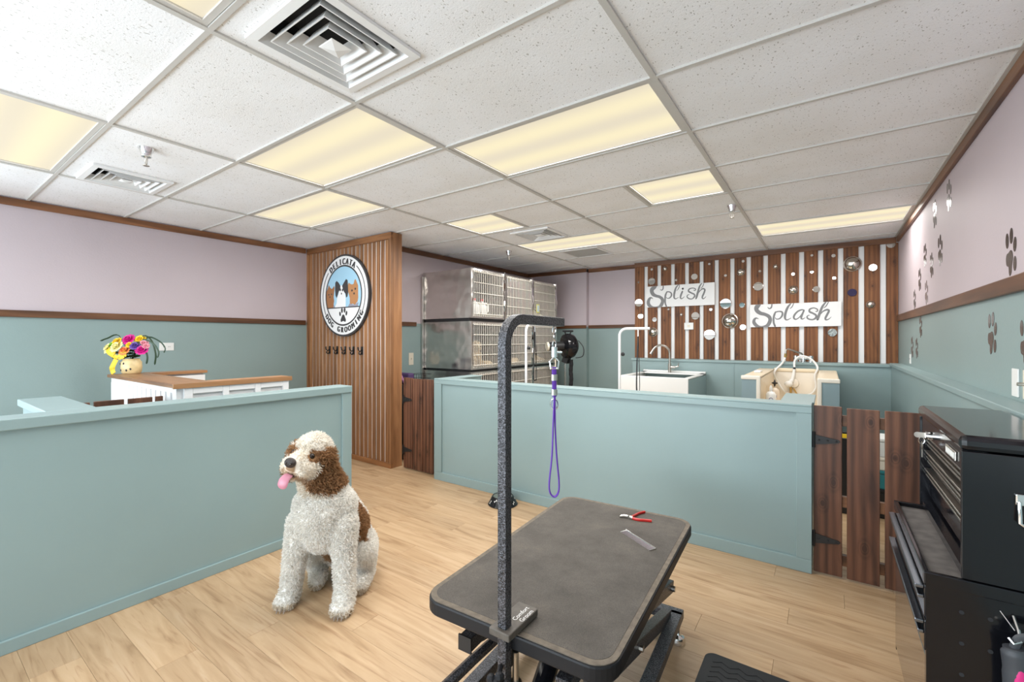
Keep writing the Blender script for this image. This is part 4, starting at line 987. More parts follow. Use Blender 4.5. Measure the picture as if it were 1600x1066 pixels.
# sitting doodle: frame has -y forward (its gaze), x to its left, z up
WH = np.array([.93, .91, .87]); TAN = np.array([.43, .25, .13]); TANL = np.array([.58, .39, .235]); CRM = np.array([.86, .78, .66])
Tdog = Matrix.Translation((-2.089, 1.264, 0)) @ Matrix.Rotation(math.radians(33), 4, 'Z')
hd = Vector((-.055, .05, .738)); hy = math.radians(-2); hroll = math.radians(11)
Mh = Matrix.Translation(hd) @ Matrix.Rotation(hy, 4, 'Z') @ Matrix.Rotation(math.radians(-9), 4, 'X') @ Matrix.Rotation(hroll, 4, 'Y')
MhI = np.array(Mh.inverted())
def hp(x, y, z, r): p = Mh @ Vector((x, y, z)); return (p.x, p.y, p.z, r)
dog_blobs = [
 [(.150, -.06, .035, .040), (.148, -.025, .048, .048), (.142, .0, .11, .047), (.125, .03, .25, .052), (.10, .06, .40, .078)],
 [(-.155, -.015, .035, .040), (-.152, .02, .048, .048), (-.145, .03, .11, .047), (-.128, .03, .25, .052), (-.10, .06, .40, .078)],
 [(.133, -.065, .03, .034), (.167, -.065, .03, .034)], [(-.138, -.02, .03, .034), (-.172, -.02, .03, .034)],
 [(0, .07, .36, .11), (0, .07, .47, .135), (0, .08, .55, .115)],
 [(.06, .09, .48, .10), (-.06, .09, .48, .10)], [(.065, .10, .38, .09), (-.065, .10, .38, .09)],
 [(0, .13, .44, .14), (0, .23, .33, .15), (0, .33, .20, .15)], [(.055, .22, .33, .12), (-.07, .22, .33, .12)],
 [(.085, .32, .17, .105), (.145, .22, .17, .075), (.155, .25, .06, .047), (.16, .18, .044, .044), (.165, .135, .038, .040)],
 [(-.10, .32, .18, .11), (-.14, .24, .17, .07), (-.12, .27, .06, .045), (-.09, .20, .042, .042), (-.08, .16, .038, .036)],
 [(0, .09, .54, .112), (-.02, .065, .62, .100), (-.04, .055, .69, .09)],
 [hp(0, 0, 0, .095), hp(0, .015, .038, .088)], [hp(.03, -.01, .012, .075), hp(-.03, -.01, .012, .075)], [hp(.040, -.085, -.034, .048), hp(.034, -.122, -.040, .040)], [hp(-.040, -.085, -.034, .048), hp(-.034, -.122, -.040, .040)],
 [hp(0, -.03, .046, .064)],
 [hp(0, -.08, -.01, .064), hp(0, -.130, -.020, .048), hp(0, -.152, -.020, .037)], [hp(.03, -.10, -.035, .04), hp(.022, -.135, -.035, .032)], [hp(-.03, -.10, -.035, .04), hp(-.022, -.135, -.035, .032)],
 [hp(0, -.07, -.07, .032), hp(0, -.115, -.082, .024)],
 [hp(.075, .02, .03, .034), hp(.094, .02, -.03, .038), hp(.098, .02, -.075, .038), hp(.092, .015, -.100, .032)],
 [hp(-.075, .02, .03, .034), hp(-.094, .02, -.03, .038), hp(-.098, .02, -.075, .038), hp(-.092, .015, -.100, .032)]]
def dog_coat(P):
    n = len(P); c = np.tile(WH, (n, 1)).astype(float); h = P @ MhI[:3, :3].T + MhI[:3, 3]
    j = .012 * np.sin(P @ np.array([61., 47, 53])) + .008 * np.sin(P @ np.array([-113., 97, 71]))
    head = (P[:, 2] > .56) & (np.linalg.norm(h, axis=1) < .22)
    x, y, z = np.abs(h[:, 0]), h[:, 1], h[:, 2]
    # white blaze over brow, crown and the sides of the muzzle; brown about the eyes and ears
    blaze = .042 + .25 * np.clip(z - .005, 0, .08) + j
    brown = head & (x > blaze) & (y > -.085 + j) & (z < .075 + j) & (h[:, 2] > -.145)
    muz = head & (y < -.06 + j) & (x > .018) & (z < -.035 + j) & (y > -.16)
    side = head & (x > .022) & (y < -.062 + j) & (z > -.075) & (z < .012)
    c[head] = CRM * .6 + WH * .4
    c[brown] = TANL; ear = head & (x > .072 + j) & (h[:, 2] > -.15); c[ear & (z < .06)] = TAN * .88
    eye = head & (x > .031 + j * .5) & (y < -.02) & (y > -.115) & (z < .052) & (z > .0); c[eye] = TAN
    c[side & ~eye] = CRM * .5 + WH * .5; chin = head & (z < -.05 + j) & (z > -.10 + j) & (y < -.045) & (x < .05); c[chin] = TANL * .5 + CRM * .5
    muzu = head & (y < -.125) & (z < -.015); c[muzu & (z > -.05) & (x < .022)] = TANL * .6
    top = head & (z > .062 + j) & (x < .085); c[top] = WH * .7 + CRM * .3
    flank = (P[:, 0] > .06) & (np.hypot((P[:, 1] - .215) / .06, (P[:, 2] - .35 + .3 * (P[:, 1] - .215)) / .11) < 1 + j * 8); c[flank] = TAN
    spot = (P[:, 0] > .05) & (np.hypot((P[:, 1] - .33) / .035, (P[:, 2] - .30) / .04) < 1 + j * 8); c[spot] = TAN
    toe = (P[:, 2] < .035) & (P[:, 1] < .2); c[toe] = CRM * .9
    under = (np.abs(P[:, 0]) < .045) & (P[:, 1] < .2) & (P[:, 2] < .2) & (P[:, 2] > .05); c[under] = TANL
    return c
def dog_flen(P):
    h = P @ MhI[:3, :3].T + MhI[:3, 3]; l = np.full(len(P), .017)
    head = (P[:, 2] > .56) & (np.linalg.norm(h, axis=1) < .22)
    l[head] = .017; l[head & (np.abs(h[:, 0]) > .08)] = .026; l[head & (h[:, 1] < -.09)] = .009
    l[head & (h[:, 1] < -.16)] = 0
    for s in (-1, 1): l[np.linalg.norm(h - np.array([s * .047, -.088, .022]), axis=1) < .022] = 0
    l[P[:, 2] < .12] = .016; l[P[:, 2] < .012] = 0
    return l
NOSE = plain('dog_nose', (.035, .025, .022), .35, bscale=300, bstr=.4); EYE = plain('dog_eye', (.02, .011, .007), .05); TONGUE = plain('dog_tongue', (.62, .25, .33), .35); MOUTH = plain('dog_mouth', (.05, .018, .02), .5)
CLAW = plain('dog_claw', (.30, .25, .21), .4)
parts = []
def head_part(nm, q, m): q.xform(lambda x, y, z: Mh @ Vector((x, y, z))); parts.append((nm, q, m))
q = MB().ball((0, -.187, -.006), .025, 14, 10, (1.15, .75, .95)); head_part('nose', q, NOSE)
for s in (-1, 1): head_part('nostril', MB().ball((s * .012, -.205, -.008), .0065, 8, 6, (1, .6, 1)), EYE)
for s in (-1, 1): head_part('eye', MB().ball((s * .046, -.090, .024), .0150, 12, 8), EYE)
q = MB().ball((0, -.125, -.068), .030, 12, 8, (.95, 1.3, .5)); head_part('mouth', q, MOUTH)
q = MB().tube(catmull([(-.004, -.10, -.066), (-.006, -.155, -.068), (-.010, -.178, -.085), (-.012, -.182, -.112), (-.012, -.178, -.132)], 5), [.020] * 6 + [.023] * 5 + [.025] * 5 + [.024, .022, .019, .014, .008], 12, .28, side=(1, 0, 0)); head_part('tongue', q, TONGUE)
for sx in (-1, 1):
    for k in (-.018, 0, .018): parts.append(('claw', MB().tube([(sx * .153 + k, -.099 + (sx < 0) * .045, .018), (sx * .153 + k, -.113 + (sx < 0) * .045, .004)], [.004, .002], 6), CLAW))
build_dog('dog', 'fluffy white dog with tan ears sitting on the plank floor, tongue out', dog_blobs, Tdog, dog_coat, 62000, dog_flen, parts)

# small cream dog behind the cage bars
Ts = Matrix.Translation((-3.54, 4.235, .993)) @ Matrix.Rotation(math.radians(75), 4, 'Z')
sb = [[(.04, -.05, .02, .022), (.04, -.04, .08, .022), (.035, 0, .16, .04)], [(-.04, -.05, .02, .022), (-.04, -.04, .08, .022), (-.035, 0, .16, .04)], [(0, .0, .17, .055), (0, .08, .12, .065), (0, .12, .07, .065)],
      [(.05, .1, .06, .045), (.06, .03, .02, .022)], [(-.05, .1, .06, .045), (-.06, .03, .02, .022)], [(0, 0, .2, .045), (0, -.01, .27, .058)], [(0, -.05, .26, .035), (0, -.075, .255, .022)], [(.05, 0, .29, .022), (.058, 0, .24, .024)], [(-.05, 0, .29, .022), (-.058, 0, .24, .024)]]
sp_ = [('nose', MB().ball((0, -.1, .262), .010, 8, 6), NOSE), ('eye', MB().ball((.022, -.062, .283), .007, 8, 6), EYE), ('eye', MB().ball((-.022, -.062, .283), .007, 8, 6), EYE)]
build_dog('dog', 'small cream dog sitting behind the bars of the middle row left cage', sb, Ts, lambda P: np.tile(np.array([.78, .66, .48]), (len(P), 1)), 9000, lambda P: np.where(P[:, 1] < -.085, 0., .014), sp_, .008, .002)

# ------------------------------------------------------------------ grooming table
gt = thing('grooming_table', 'black grooming table with a worn grey rubber top on a scissor lift', 'table', (-.80, 1.605, 0), local=True, rotz=.056)
def rrect(hx, hy, r, n=8):
    out = []
    for cx, cy, a0 in ((hx - r, hy - r, 0), (-hx + r, hy - r, PI / 2), (-hx + r, -hy + r, PI), (hx - r, -hy + r, 1.5 * PI)):
        out += [(cx + r * math.cos(a0 + PI / 2 * i / n), cy + r * math.sin(a0 + PI / 2 * i / n)) for i in range(n + 1)]
    return out
idf = lambda a, b, d: (a, b, d)
obj('edge_band', MB().prism(rrect(.327, .562, .075), idf, .452, .497), RUBBER, gt, bevel=.006)
obj('rubber_top', MB().prism(rrect(.322, .557, .070), idf, .497, .500), DUSTY, gt)
obj('rubber_mat', MB().prism(rrect(.305, .538, .055), idf, .500, .5008), TABTOP, gt)
obj('steel_pan', MB().prism(rrect(.29, .52, .05), idf, .425, .452), BLACKM, gt)
for sx in (-1, 1):
    obj('base_rail', MB().bar((sx * .27, -.47, .09), (sx * .27, .47, .09), .05, .04), HAMMER, gt, bevel=.003)
    obj('top_rail', MB().bar((sx * .17, -.52, .375), (sx * .17, .45, .405), .045, .045), HAMMER, gt, bevel=.003)
    obj('scissor_arm', MB().bar((sx * .235, .42, .105), (sx * .215, -.44, .335), .04, .05), HAMMER, gt, bevel=.003)
    obj('scissor_arm', MB().bar((sx * .225, -.34, .42), (sx * .262, .36, .275), .035, .05), HAMMER, gt, bevel=.003)
    obj('bolt', MB().cyl((sx * .292, .33, .28), (sx * .25, .33, .28), .012, 8), STEEL, gt)
    obj('bolt', MB().cyl((sx * .258, -.03, .225), (sx * .22, -.03, .225), .012, 8), STEEL, gt)
    for sy in (-1, 1): obj('levelling_foot', MB().lathe([(.03, 0), (.031, .012), (.026, .028), (.012, .034), (.009, .038), (.009, .068)], (sx * .285, sy * .42, 0), 18), CHROME, gt, smooth=True)
obj('cross_rail', MB().bar((-.27, .47, .09), (.295, .47, .09), .05, .04), HAMMER, gt, bevel=.003)
obj('cross_rail', MB().bar((-.27, -.47, .09), (.295, -.47, .09), .05, .04), HAMMER, gt, bevel=.003)
obj('cross_tube', MB().bar((-.16, -.32, .34), (.20, -.32, .34), .07, .06), HAMMER, gt, bevel=.004)
obj('end_cap', MB().box(-.195, -.145, -.526, -.520, .351, .40), BLUEP if False else BLACKM, gt)
q = MB().cyl((-.02, -.30, .14), (-.02, -.02, .36), .026, 14).cyl((-.02, -.22, .20), (-.02, -.32, .12), .036, 14); obj('hydraulic_pump', q, BLACK, gt)
q = MB().tube([(-.24, -.55, .22), (-.22, -.42, .24), (-.20, -.05, .24)], .018, 6); obj('foot_pedal_bar', q, HAMMER, gt)

ga = thing('grooming_post', 'tall black hammered metal grooming arm clamped to the table end', 'grooming arm', (-.753, 1.03, 0))
px, py = -.753, 1.03
path = [(px, py, .20), (px, py, 1.33)] + [(px, py + .075 * (1 - math.cos(a)), 1.33 + .075 * math.sin(a)) for a in [PI / 2 * i / 8 for i in range(1, 9)]] + [(px, 1.362, 1.403)]
obj('pole', MB().tube(path, .0145 * 1.414, 4, side=(1, 0, 0), ph=PI / 4), HAMMER, ga, bevel=.002)
q = MB(); q.box(px - .035, px + .035, py - .028, py + .125, .503, .524); q.box(px - .012, px + .012, py + .016, py + .028, .40, .503)
obj('clamp', q, plain('dusty_clamp', (.10, .085, .07), .6, var=.2, vscale=60), ga, bevel=.003)
q = MB().cyl((px, py - .02, .42), (px + .03, py - .075, .42), .008, 8)
for i in range(5):
    a = 2 * PI * i / 5; q.ball((px + .032 + .022 * math.cos(a) * .8, py - .078 + .022 * math.cos(a) * .4, .42 + .022 * math.sin(a)), .014, 8, 6)
q.ball((px + .032, py - .078, .42), .022, 8, 6); obj('knob', q, RUBBER, ga)
q = MB(); q.cyl((px + .025, py + .02, .36), (px + .025, py + .02, .45), .009, 8); q.cyl((px + .025, py + .02, .33), (px + .025, py + .02, .365), .018, 10); obj('clamp_screw', q, STEEL, ga)
for k, s_ in enumerate(('Comfort', 'Groom')):
    q = MB(); vs, fs = text_geo(s_, .021)
    q.add([(px + .012 + .02 * k - y, py + .075 + x, .5245) for x, y, _ in vs], fs); obj('printing', q, WHITE, ga)['kind'] = 'stuff'

gl = thing('grooming_leash', 'purple grooming noose hanging on a chain from the black arm', 'leash', (px, 1.32, .81))
ly = 1.315
def links(q, x, y, z0, z1, r=.009, th=.0022):
    n = max(1, int(abs(z1 - z0) / (r * 2.2))); 
    for i in range(n):
        z = z0 + (z1 - z0) * (i + .5) / n; ax = (Vector((.817, .577, 0)), Vector((-.577, .817, 0)))[i % 2]
        q.tube([Vector((x, y, z)) + ax * (math.cos(a) * r * .6) + Vector((0, 0, math.sin(a) * r * 1.35)) for a in [2 * PI * j / 10 for j in range(11)]], th, 5)
q = MB(); links(q, px, ly, 1.388, 1.315); obj('chain', q, CHROME, gl)
q = MB(); q.cyl((px, ly, 1.318), (px, ly, 1.285), .011, 10); q.tube([(px, ly, 1.285), (px + .012, ly + .009, 1.27), (px + .010, ly + .007, 1.245), (px - .010, ly - .007, 1.245), (px - .012, ly - .009, 1.27), (px, ly, 1.285)], .0035, 6); q.cyl((px, ly, 1.30), (px + .022, ly + .014, 1.30), .004, 6)
obj('snap_hook', q, CHROME, gl)
sd = Vector((.817, .577, 0))
def strap(q, P, wd=.0075): q.tube(catmull(P, 6), wd, 8, .28, side=tuple(sd))
q = MB(); strap(q, [(px, ly, 1.25), (px, ly, 1.22), (px, ly, 1.15)]); strap(q, [(px - .004, ly + .004, 1.25), (px - .003, ly + .005, 1.2), (px - .002, ly + .004, 1.15)]); obj('upper_strap', q, PURP, gl)
for z0, z1 in ((1.205, 1.225), (1.155, 1.175)): obj('keeper', MB().tube([(px, ly, z0), (px, ly, z1)], .0105, 10, .6, side=tuple(sd)), STEEL, gl)
q = MB().tube([Vector((px, ly, 1.125)) + sd * (math.cos(a) * .012) + Vector((0, 0, math.sin(a) * .018)) for a in [2 * PI * j / 14 for j in range(15)]], .0028, 6); obj('ring', q, CHROME, gl)
def lp(a, z, o=0): v = Vector((px, ly, z)) + sd * a + Vector((-.577, .817, 0)) * o; return tuple(v)
q = MB().tube(catmull([lp(0, 1.15), lp(-.004, 1.05), lp(-.008, .95), lp(-.017, .86), lp(-.014, .825), lp(0, .812), lp(.013, .825), lp(.016, .86), lp(.008, .95), lp(.003, 1.05), lp(.002, 1.15)], 8), .0080, 8, .35, side=(-.577, .817, 0))
obj('noose', q, PURP, gl)

cl = thing('nail_clippers', 'small steel dog nail clippers with red handles on the table', 'clippers', (-.76, 2.03, .5008))
zc = .506
J = Vector((-.762, 2.032, zc))
def ext(n): return n
q = MB().tube([(-.800, 2.018, zc), (-.785, 2.028, zc), (-.765, 2.034, zc), (-.745, 2.040, zc)], [.004, .008, .009, .006], 8, .6).tube([(-.80, 2.030, zc), (-.785, 2.036, zc), (-.765, 2.034, zc), (-.742, 2.028, zc)], [.004, .007, .009, .006], 8, .6).cyl(J + Vector((0, 0, .002)), J + Vector((0, 0, .009)), .005, 10)
obj('jaws', q, STEEL, cl, smooth=True)
obj('handle', MB().tube(catmull([(-.752, 2.044, zc), (-.745, 2.075, zc), (-.738, 2.105, zc), (-.722, 2.140, zc)], 5), .0065, 8, .8), RED, cl, smooth=True)
obj('handle', MB().tube(catmull([(-.742, 2.030, zc), (-.715, 2.030, zc), (-.690, 2.040, zc), (-.660, 2.052, zc)], 5), .0065, 8, .8), RED, cl, smooth=True)
co = thing('grooming_comb', 'flat steel comb lying on the grooming table', 'comb', (-.645, 1.835, .5008))
A0, B0 = Vector((-.722, 1.895, .504)), Vector((-.560, 1.795, .504)); dr = (B0 - A0).normalized(); pr = Vector((dr.y, -dr.x, 0))
obj('spine', MB().tube([A0, B0], .0035, 8), CHROME, co)
q = MB(); n = 58
for i in range(n):
    p = A0 + (B0 - A0) * ((i + .5) / n); q.tube([p, p + pr * .033 - Vector((0, 0, .002))], [.0011, .0006], 4)
o = obj('teeth', q, CHROME, co); o['kind'] = 'stuff'
obj('end_bar', MB().tube([A0 + dr * .002, A0 + dr * .002 + pr * .033 - Vector((0, 0, .002))], .0028, 6), CHROME, co); obj('end_bar', MB().tube([B0 - dr * .002, B0 - dr * .002 + pr * .033 - Vector((0, 0, .002))], .0028, 6), CHROME, co)

bw = thing('dog_bowl', 'black dog bowl with white bones on the floor by the low wall', 'bowl', (-2.16, 2.93, 0)); bc = (-2.16, 2.93)
obj('bowl', MB().lathe([(.118, 0), (.122, .006), (.112, .02), (.088, .066), (.084, .07), (.078, .068), (.070, .03), (.06, .022)], (*bc, 0), 32), BLACK, bw, smooth=True)
obj('inner_pan', MB().lathe([(.076, .066), (.068, .026), (.01, .022)], (*bc, .0012), 28), STEEL, bw, smooth=True)
for i in range(12):
    th = i * 2 * PI / 12; zz = (.030, .050)[i % 2]; rr = .112 - (zz - .02) * .52 + .0015; ro = (.6, -.5, 1.2)[i % 3]
    def bp(a, b): aa = a * math.cos(ro) - b * math.sin(ro); b2 = a * math.sin(ro) + b * math.cos(ro); r_ = rr - b2 * .5; return (bc[0] + r_ * math.cos(th + aa / rr), bc[1] + r_ * math.sin(th + aa / rr), zz + b2)
    q = MB(); q.add([bp(*p) for p in ((-.009, -.0022), (.009, -.0022), (.009, .0022), (-.009, .0022))], [(0, 1, 2, 3)])
    for sx in (-1, 1):
        for sy in (-1, 1): q.add([bp(sx * .010 + .0036 * math.cos(a), sy * .0032 + .0036 * math.sin(a)) for a in [2 * PI * k / 8 for k in range(8)]], [tuple(range(8))])
    obj('bone_print', q, WHITE, bw)['kind'] = 'stuff'
fm_ = thing('floor_mat', 'black anti fatigue mat on the floor beside the tool chest', 'mat', (-.13, 1.6, 0), local=False)
obj('mat', MB().prism([(-.13 + a, 1.59 + b) for a, b in rrect(.29, .45, .04)], idf, .0005, .014), RUBBER, fm_, bevel=.003)
q = MB()
for j in range(26):
    y = 1.18 + j * .032
    for i in range(8): x = -.385 + i * .064; q.bar((x, y, .0145), (x + .032, y + .02, .0145), .006, .002); q.bar((x + .032, y + .02, .0145), (x + .064, y, .0145), .006, .002)
o = obj('chevron_ribs', q, RUBBER, fm_); o['kind'] = 'stuff'

# ------------------------------------------------------------------ tool chest
TY0, TY1 = 1.70, 2.38
tc_ = thing('tool_cabinet', 'glossy black rolling tool cabinet with drawers under the tool chest', 'tool cabinet', (.38, 2.04, 0))
obj('body', bx(.245, .535, TY0 + .012, TY1 - .012, .09, .672), BLACK, tc_, bevel=.004)
for y in (TY0, TY1 - .012): obj('side_panel', bx(.2285, .535, y, y + .012, .09, .655), BLACK, tc_)
q = MB(); q.box(.223, .535, TY0 - .004, TY0 + .012, .655, .690); q.box(.223, .535, TY1 - .012, TY1 + .004, .655, .690); q.box(.223, .236, TY0 + .012, TY1 - .012, .655, .690)
obj('tray_lip', q, BLACK, tc_, bevel=.003)
obj('tray_liner', bx(.236, .535, TY0 + .012, TY1 - .012, .672, .674), plain('dusty_tray', (.10, .09, .085), .7, var=.3, vscale=25), tc_)
for i, (z0, z1) in enumerate(((.555, .645), (.46, .545))):
    d = obj('drawer', bx(.226, .245, TY0 + .012, TY1 - .012, z0, z1), BLACK, tc_, bevel=.003)
    for zz, rx in ((z1 - .006, .206), (z1 - .034, .212)):
        obj('pull_rail', MB().box(rx, .226, TY0 + .014, TY1 - .014, zz - .005, zz + .005), plain('blued_steel', (.22, .24, .28), .25, 1), d, bevel=.002)
d = obj('lower_door', bx(.228, .245, TY0 + .012, TY1 - .012, .105, .45), plain('mirror_black', (.30, .28, .27), .08, .9), tc_, bevel=.003)
for x in (.29, .49):
    for y in (TY0 + .07, TY1 - .07): obj('caster', MB().cyl((x - .014, y, .041), (x + .014, y, .041), .041, 16).box(x - .02, x + .02, y - .02, y + .02, .08, .092), RUBBER, tc_)
q = MB()
for i in range(4):
    for j in range(5): x = .30 + i * .055; z = .60 - j * .085; q.cyl((x, TY0 - .0012, z), (x, TY0 + .004, z), .0055, 8)
o = obj('peg_holes', q, DARK, tc_); o['kind'] = 'stuff'
CX0, CX1, Z0, Z1 = .30, .535, .692, 1.083
ch = thing('tool_chest', 'glossy black steel tool chest with drawers on top of the cabinet', 'tool chest', (.42, 2.04, Z0))
obj('case', bx(.352, CX1, TY0 + .014, TY1 - .014, Z0, 1.04), BLACK, ch, bevel=.003)
obj('side_panel', bx(CX0, CX1, TY0, TY0 + .014, Z0, 1.04), BLACK, ch, bevel=.002); obj('side_panel', bx(CX0, CX1, TY1 - .014, TY1, Z0, 1.04), BLACK, ch, bevel=.002)
obj('bottom_rail', bx(CX0 + .005, .352, TY0 + .014, TY1 - .014, Z0, .715), BLACK, ch)
lid = obj('lid', bx(CX0 - .004, CX1, TY0 - .004, TY1 + .004, 1.042, Z1), BLACK, ch, bevel=.014)
obj('top_rail', bx(CX0 + .004, .352, TY0 + .014, TY1 - .014, .985, 1.042), BLACK, ch)
for z0, z1 in ((.925, .978), (.855, .915), (.725, .845)):
    d = obj('drawer', bx(.332, .352, TY0 + .018, TY1 - .018, z0, z1), BLACK, ch, bevel=.003)
    for k in (0, .022, .040)[:3 if z1 > .85 else 2]: obj('pull_rail', MB().box(.312 + .2 * k, .334, TY0 + .018, TY1 - .018, z1 - k - .010, z1 - k - .003), STEEL, d, bevel=.0015)
lk = obj('lock', MB().cyl((CX0 + .004, 2.13, 1.005), (CX0 - .016, 2.13, 1.005), .014, 14), CHROME, ch)
def key(q, y, z, s=1):
    q.lathe([(.0001, -.001), (.014, -.001), (.014, .001), (.0001, .001)], (CX0 - .022, y, z), 14, 'x'); q.box(CX0 - .023, CX0 - .021, y - .004, y + .004, z - .042, z - .012)
q = MB(); q.box(CX0 - .034, CX0 - .014, 2.128, 2.132, .996, 1.014); q.lathe([(.0001, -.001), (.010, -.001), (.010, .001), (.0001, .001)], (CX0 - .036, 2.13, 1.005), 14, 'y'); obj('key', q, STEEL, ch)
q = MB(); key(q, 2.15, .965); obj('key', q, STEEL, ch)
obj('key_ring', MB().tube([(CX0 - .024 + .008 * math.cos(a), 2.14, .984 + .012 * math.sin(a)) for a in [2 * PI * k / 12 for k in range(13)]], .0014, 5), CHROME, ch)
obj('badge', bx(CX0 - .001, CX0 + .004, 1.775, 1.90, .995, 1.022), STEEL, ch, bevel=.002)
q = MB()
for k in range(4): q.box(CX0 - .002, CX0 - .001, 1.785 + k * .028, 1.805 + k * .028, 1.0, 1.017)
obj('badge_marks', q, WHITE, ch)['kind'] = 'stuff'
lt = obj('side_latch', MB().box(.398, .47, TY0 - .008, TY0, .915, .945), CHROME, ch, bevel=.004)
obj('bail', MB().tube([(.405, TY0 - .008, .925), (.405, TY0 - .014, .872), (.418, TY0 - .016, .862), (.455, TY0 - .016, .862), (.465, TY0 - .014, .872), (.465, TY0 - .008, .925)], .005, 8), CHROME, lt, smooth=True)
# slicker brush hanging from a peg hook
br = thing('slicker_brush', 'grey and pink grooming brush hanging on a peg hook', 'brush', (.385, TY0 - .04, .33))
bx0, by0 = .392, TY0 - .045
obj('handle', MB().tube(catmull([(bx0 - .002, by0, .565), (bx0, by0, .545), (bx0 + .004, by0, .50), (bx0 + .006, by0, .44), (bx0 + .006, by0, .38)], 4), [.024] * 3 + [.029] * 5 + [.031] * 9, 14, .7, side=(1, 0, 0)), GREYR, br, smooth=True)
obj('grip_inlay', MB().ball((bx0 + .003, by0 - .017, .475), .05, 14, 10, (.27, .12, 1.0)), PINK, br, smooth=True)
obj('grip_inlay', MB().ball((bx0 + .036, by0, .50), .05, 10, 8, (.06, .1, 1.0)), PINK, br, smooth=True)
q = MB().tube(catmull([(bx0 - .004, by0, .563), (bx0 + .004, by0, .590), (bx0 + .03, by0, .600), (bx0 + .05, by0, .585), (bx0 + .052, by0, .55)], 4), .010, 8, .7); obj('hang_loop', q, GREYR, br, smooth=True)
q = MB().tube([(bx0 + .004, TY0 - .002, .625), (bx0 + .006, TY0 - .03, .605), (bx0 + .006, TY0 - .05, .585), (bx0 - .008, TY0 - .055, .578), (bx0 - .016, TY0 - .05, .588)], .0035, 6).tube([(bx0 - .02, TY0 - .002, .63), (bx0, TY0 - .03, .60)], .0015, 5)
o = obj('peg_hook', q, CHROME); tag(o, 'chrome peg hook on the tool cabinet side holding the brush', 'hook')

# ------------------------------------------------------------------ bathing room
sk = thing('utility_sink', 'white utility sink with raised back under the brown boards', 'sink', (-1.72, 5.6, 0))
sx0, sx1, sy0, sy1, sz = -2.08, -1.27, 5.22, 6.13, .89
obj('front', bx(sx0, sx1, sy0, sy0 + .02, .45, sz), WHITE, sk, bevel=.004)
obj('side_panel', bx(sx1 - .02, sx1, sy0 + .02, sy1, .1, sz - .01), GREENP, sk); obj('side_panel', bx(sx0, sx0 + .02, sy0 + .02, sy1, .1, sz - .01), WHITE, sk)
q = MB(); q.box(sx0, sx1, sy0, sy0 + .07, sz - .004, sz + .012); q.box(sx0, sx0 + .06, sy0 + .07, sy1, sz - .004, sz + .012); q.box(sx1 - .06, sx1, sy0 + .07, sy1, sz - .004, sz + .012); q.box(sx0, sx1, sy1 - .16, sy1, sz - .004, sz + .012); q.box(sx0, sx1, sy1 - .03, sy1, sz + .012, sz + .035)
obj('rim', q, WHITE, sk, bevel=.005); obj('basin', bx(sx0 + .04, sx1 - .04, sy0 + .05, sy1 - .14, .80, .82), WHITE, sk)
obj('toe_kick', bx(sx0 + .02, sx1 - .02, sy0 + .05, sy1, 0, .12), WHITE, sk)
fx, fy = -1.70, 6.03
fa = thing('sink_faucet', 'tall arched nickel faucet on the utility sink', 'faucet', (fx, fy, sz + .012))
R = .115; arc = [(fx, fy, sz + .013), (fx, fy, 1.15)] + [(fx - R * .85 * (1 - math.cos(a)), fy - R * .5 * (1 - math.cos(a)), 1.15 + R * math.sin(a)) for a in [PI * i / 12 for i in range(1, 11)]]
obj('spout', MB().tube(arc, .014, 10), STEEL, fa, smooth=True)
e = Vector(arc[-1]); obj('spray_head', MB().tube([e, e + Vector((-.03, -.018, -.06))], [.016, .02], 10), STEEL, fa, smooth=True)
obj('base', MB().cyl((fx, fy, sz + .0125), (fx, fy, sz + .13), .022, 14), STEEL, fa, smooth=True)
obj('lever', MB().cyl((fx, fy, sz + .085), (fx + .07, fy, sz + .085), .016, 10).cyl((fx + .06, fy, sz + .085), (fx + .115, fy - .0, sz + .10), .007, 8).cyl((fx + .11, fy, sz + .098), (fx + .112, fy, sz + .14), .007, 8), STEEL, fa, smooth=True)

tb = thing('dog_bath', 'cream walk-in dog bath with blue front posts', 'bath', (-.29, 5.4, 0))
tx0, tx1, ty0, ty1, tz = -.67, .09, 4.78, 6.12, .995
obj('inner_wall', bx(tx0 + .13, tx0 + .16, ty0 + .02, ty1 - .05, .3, tz - .002), CREAM, tb); obj('inner_wall', bx(tx1 - .16, tx1 - .13, ty0 + .02, ty1 - .05, .3, tz - .002), CREAM, tb)
obj('back_wall', bx(tx0 + .16, tx1 - .16, ty1 - .05, ty1 - .02, .3, tz), CREAML, tb)
obj('bath_floor', bx(tx0 + .16, tx1 - .16, ty0 + .02, ty1 - .05, .58, .62), CREAM, tb)
q = MB(); q.box(tx0, tx0 + .16, ty0, ty1, tz - .03, tz); q.box(tx1 - .16, tx1, ty0, ty1, tz - .03, tz); q.box(tx0 + .16, tx1 - .16, ty1 - .06, ty1, tz - .03, tz + .012)
obj('rim', q, CREAM, tb, bevel=.012)
obj('lip', bx(tx0 + .125, tx0 + .16, ty0 - .012, ty0 + .02, .1, tz - .02), CREAML, tb, bevel=.008); obj('lip', bx(tx1 - .16, tx1 - .125, ty0 - .012, ty0 + .02, .1, tz - .02), CREAML, tb, bevel=.008)
obj('lip', bx(tx0 - .005, tx0 + .16, ty0 - .012, ty0 + .02, tz - .035, tz + .002), CREAML, tb, bevel=.008); obj('lip', bx(tx1 - .16, tx1 + .005, ty0 - .012, ty0 + .02, tz - .035, tz + .002), CREAML, tb, bevel=.008)
obj('front_post', bx(tx0, tx0 + .125, ty0, ty1, 0, tz - .03), BLUEP, tb); obj('front_post', bx(tx1 - .125, tx1, ty0, ty1, 0, tz - .03), BLUEP, tb)
obj('step', bx(tx0 + .16, tx1 - .16, ty0, ty0 + .02, 0, .58), BLUEP, tb)
dx, dy, dz = -.31, ty1 - .052, .835
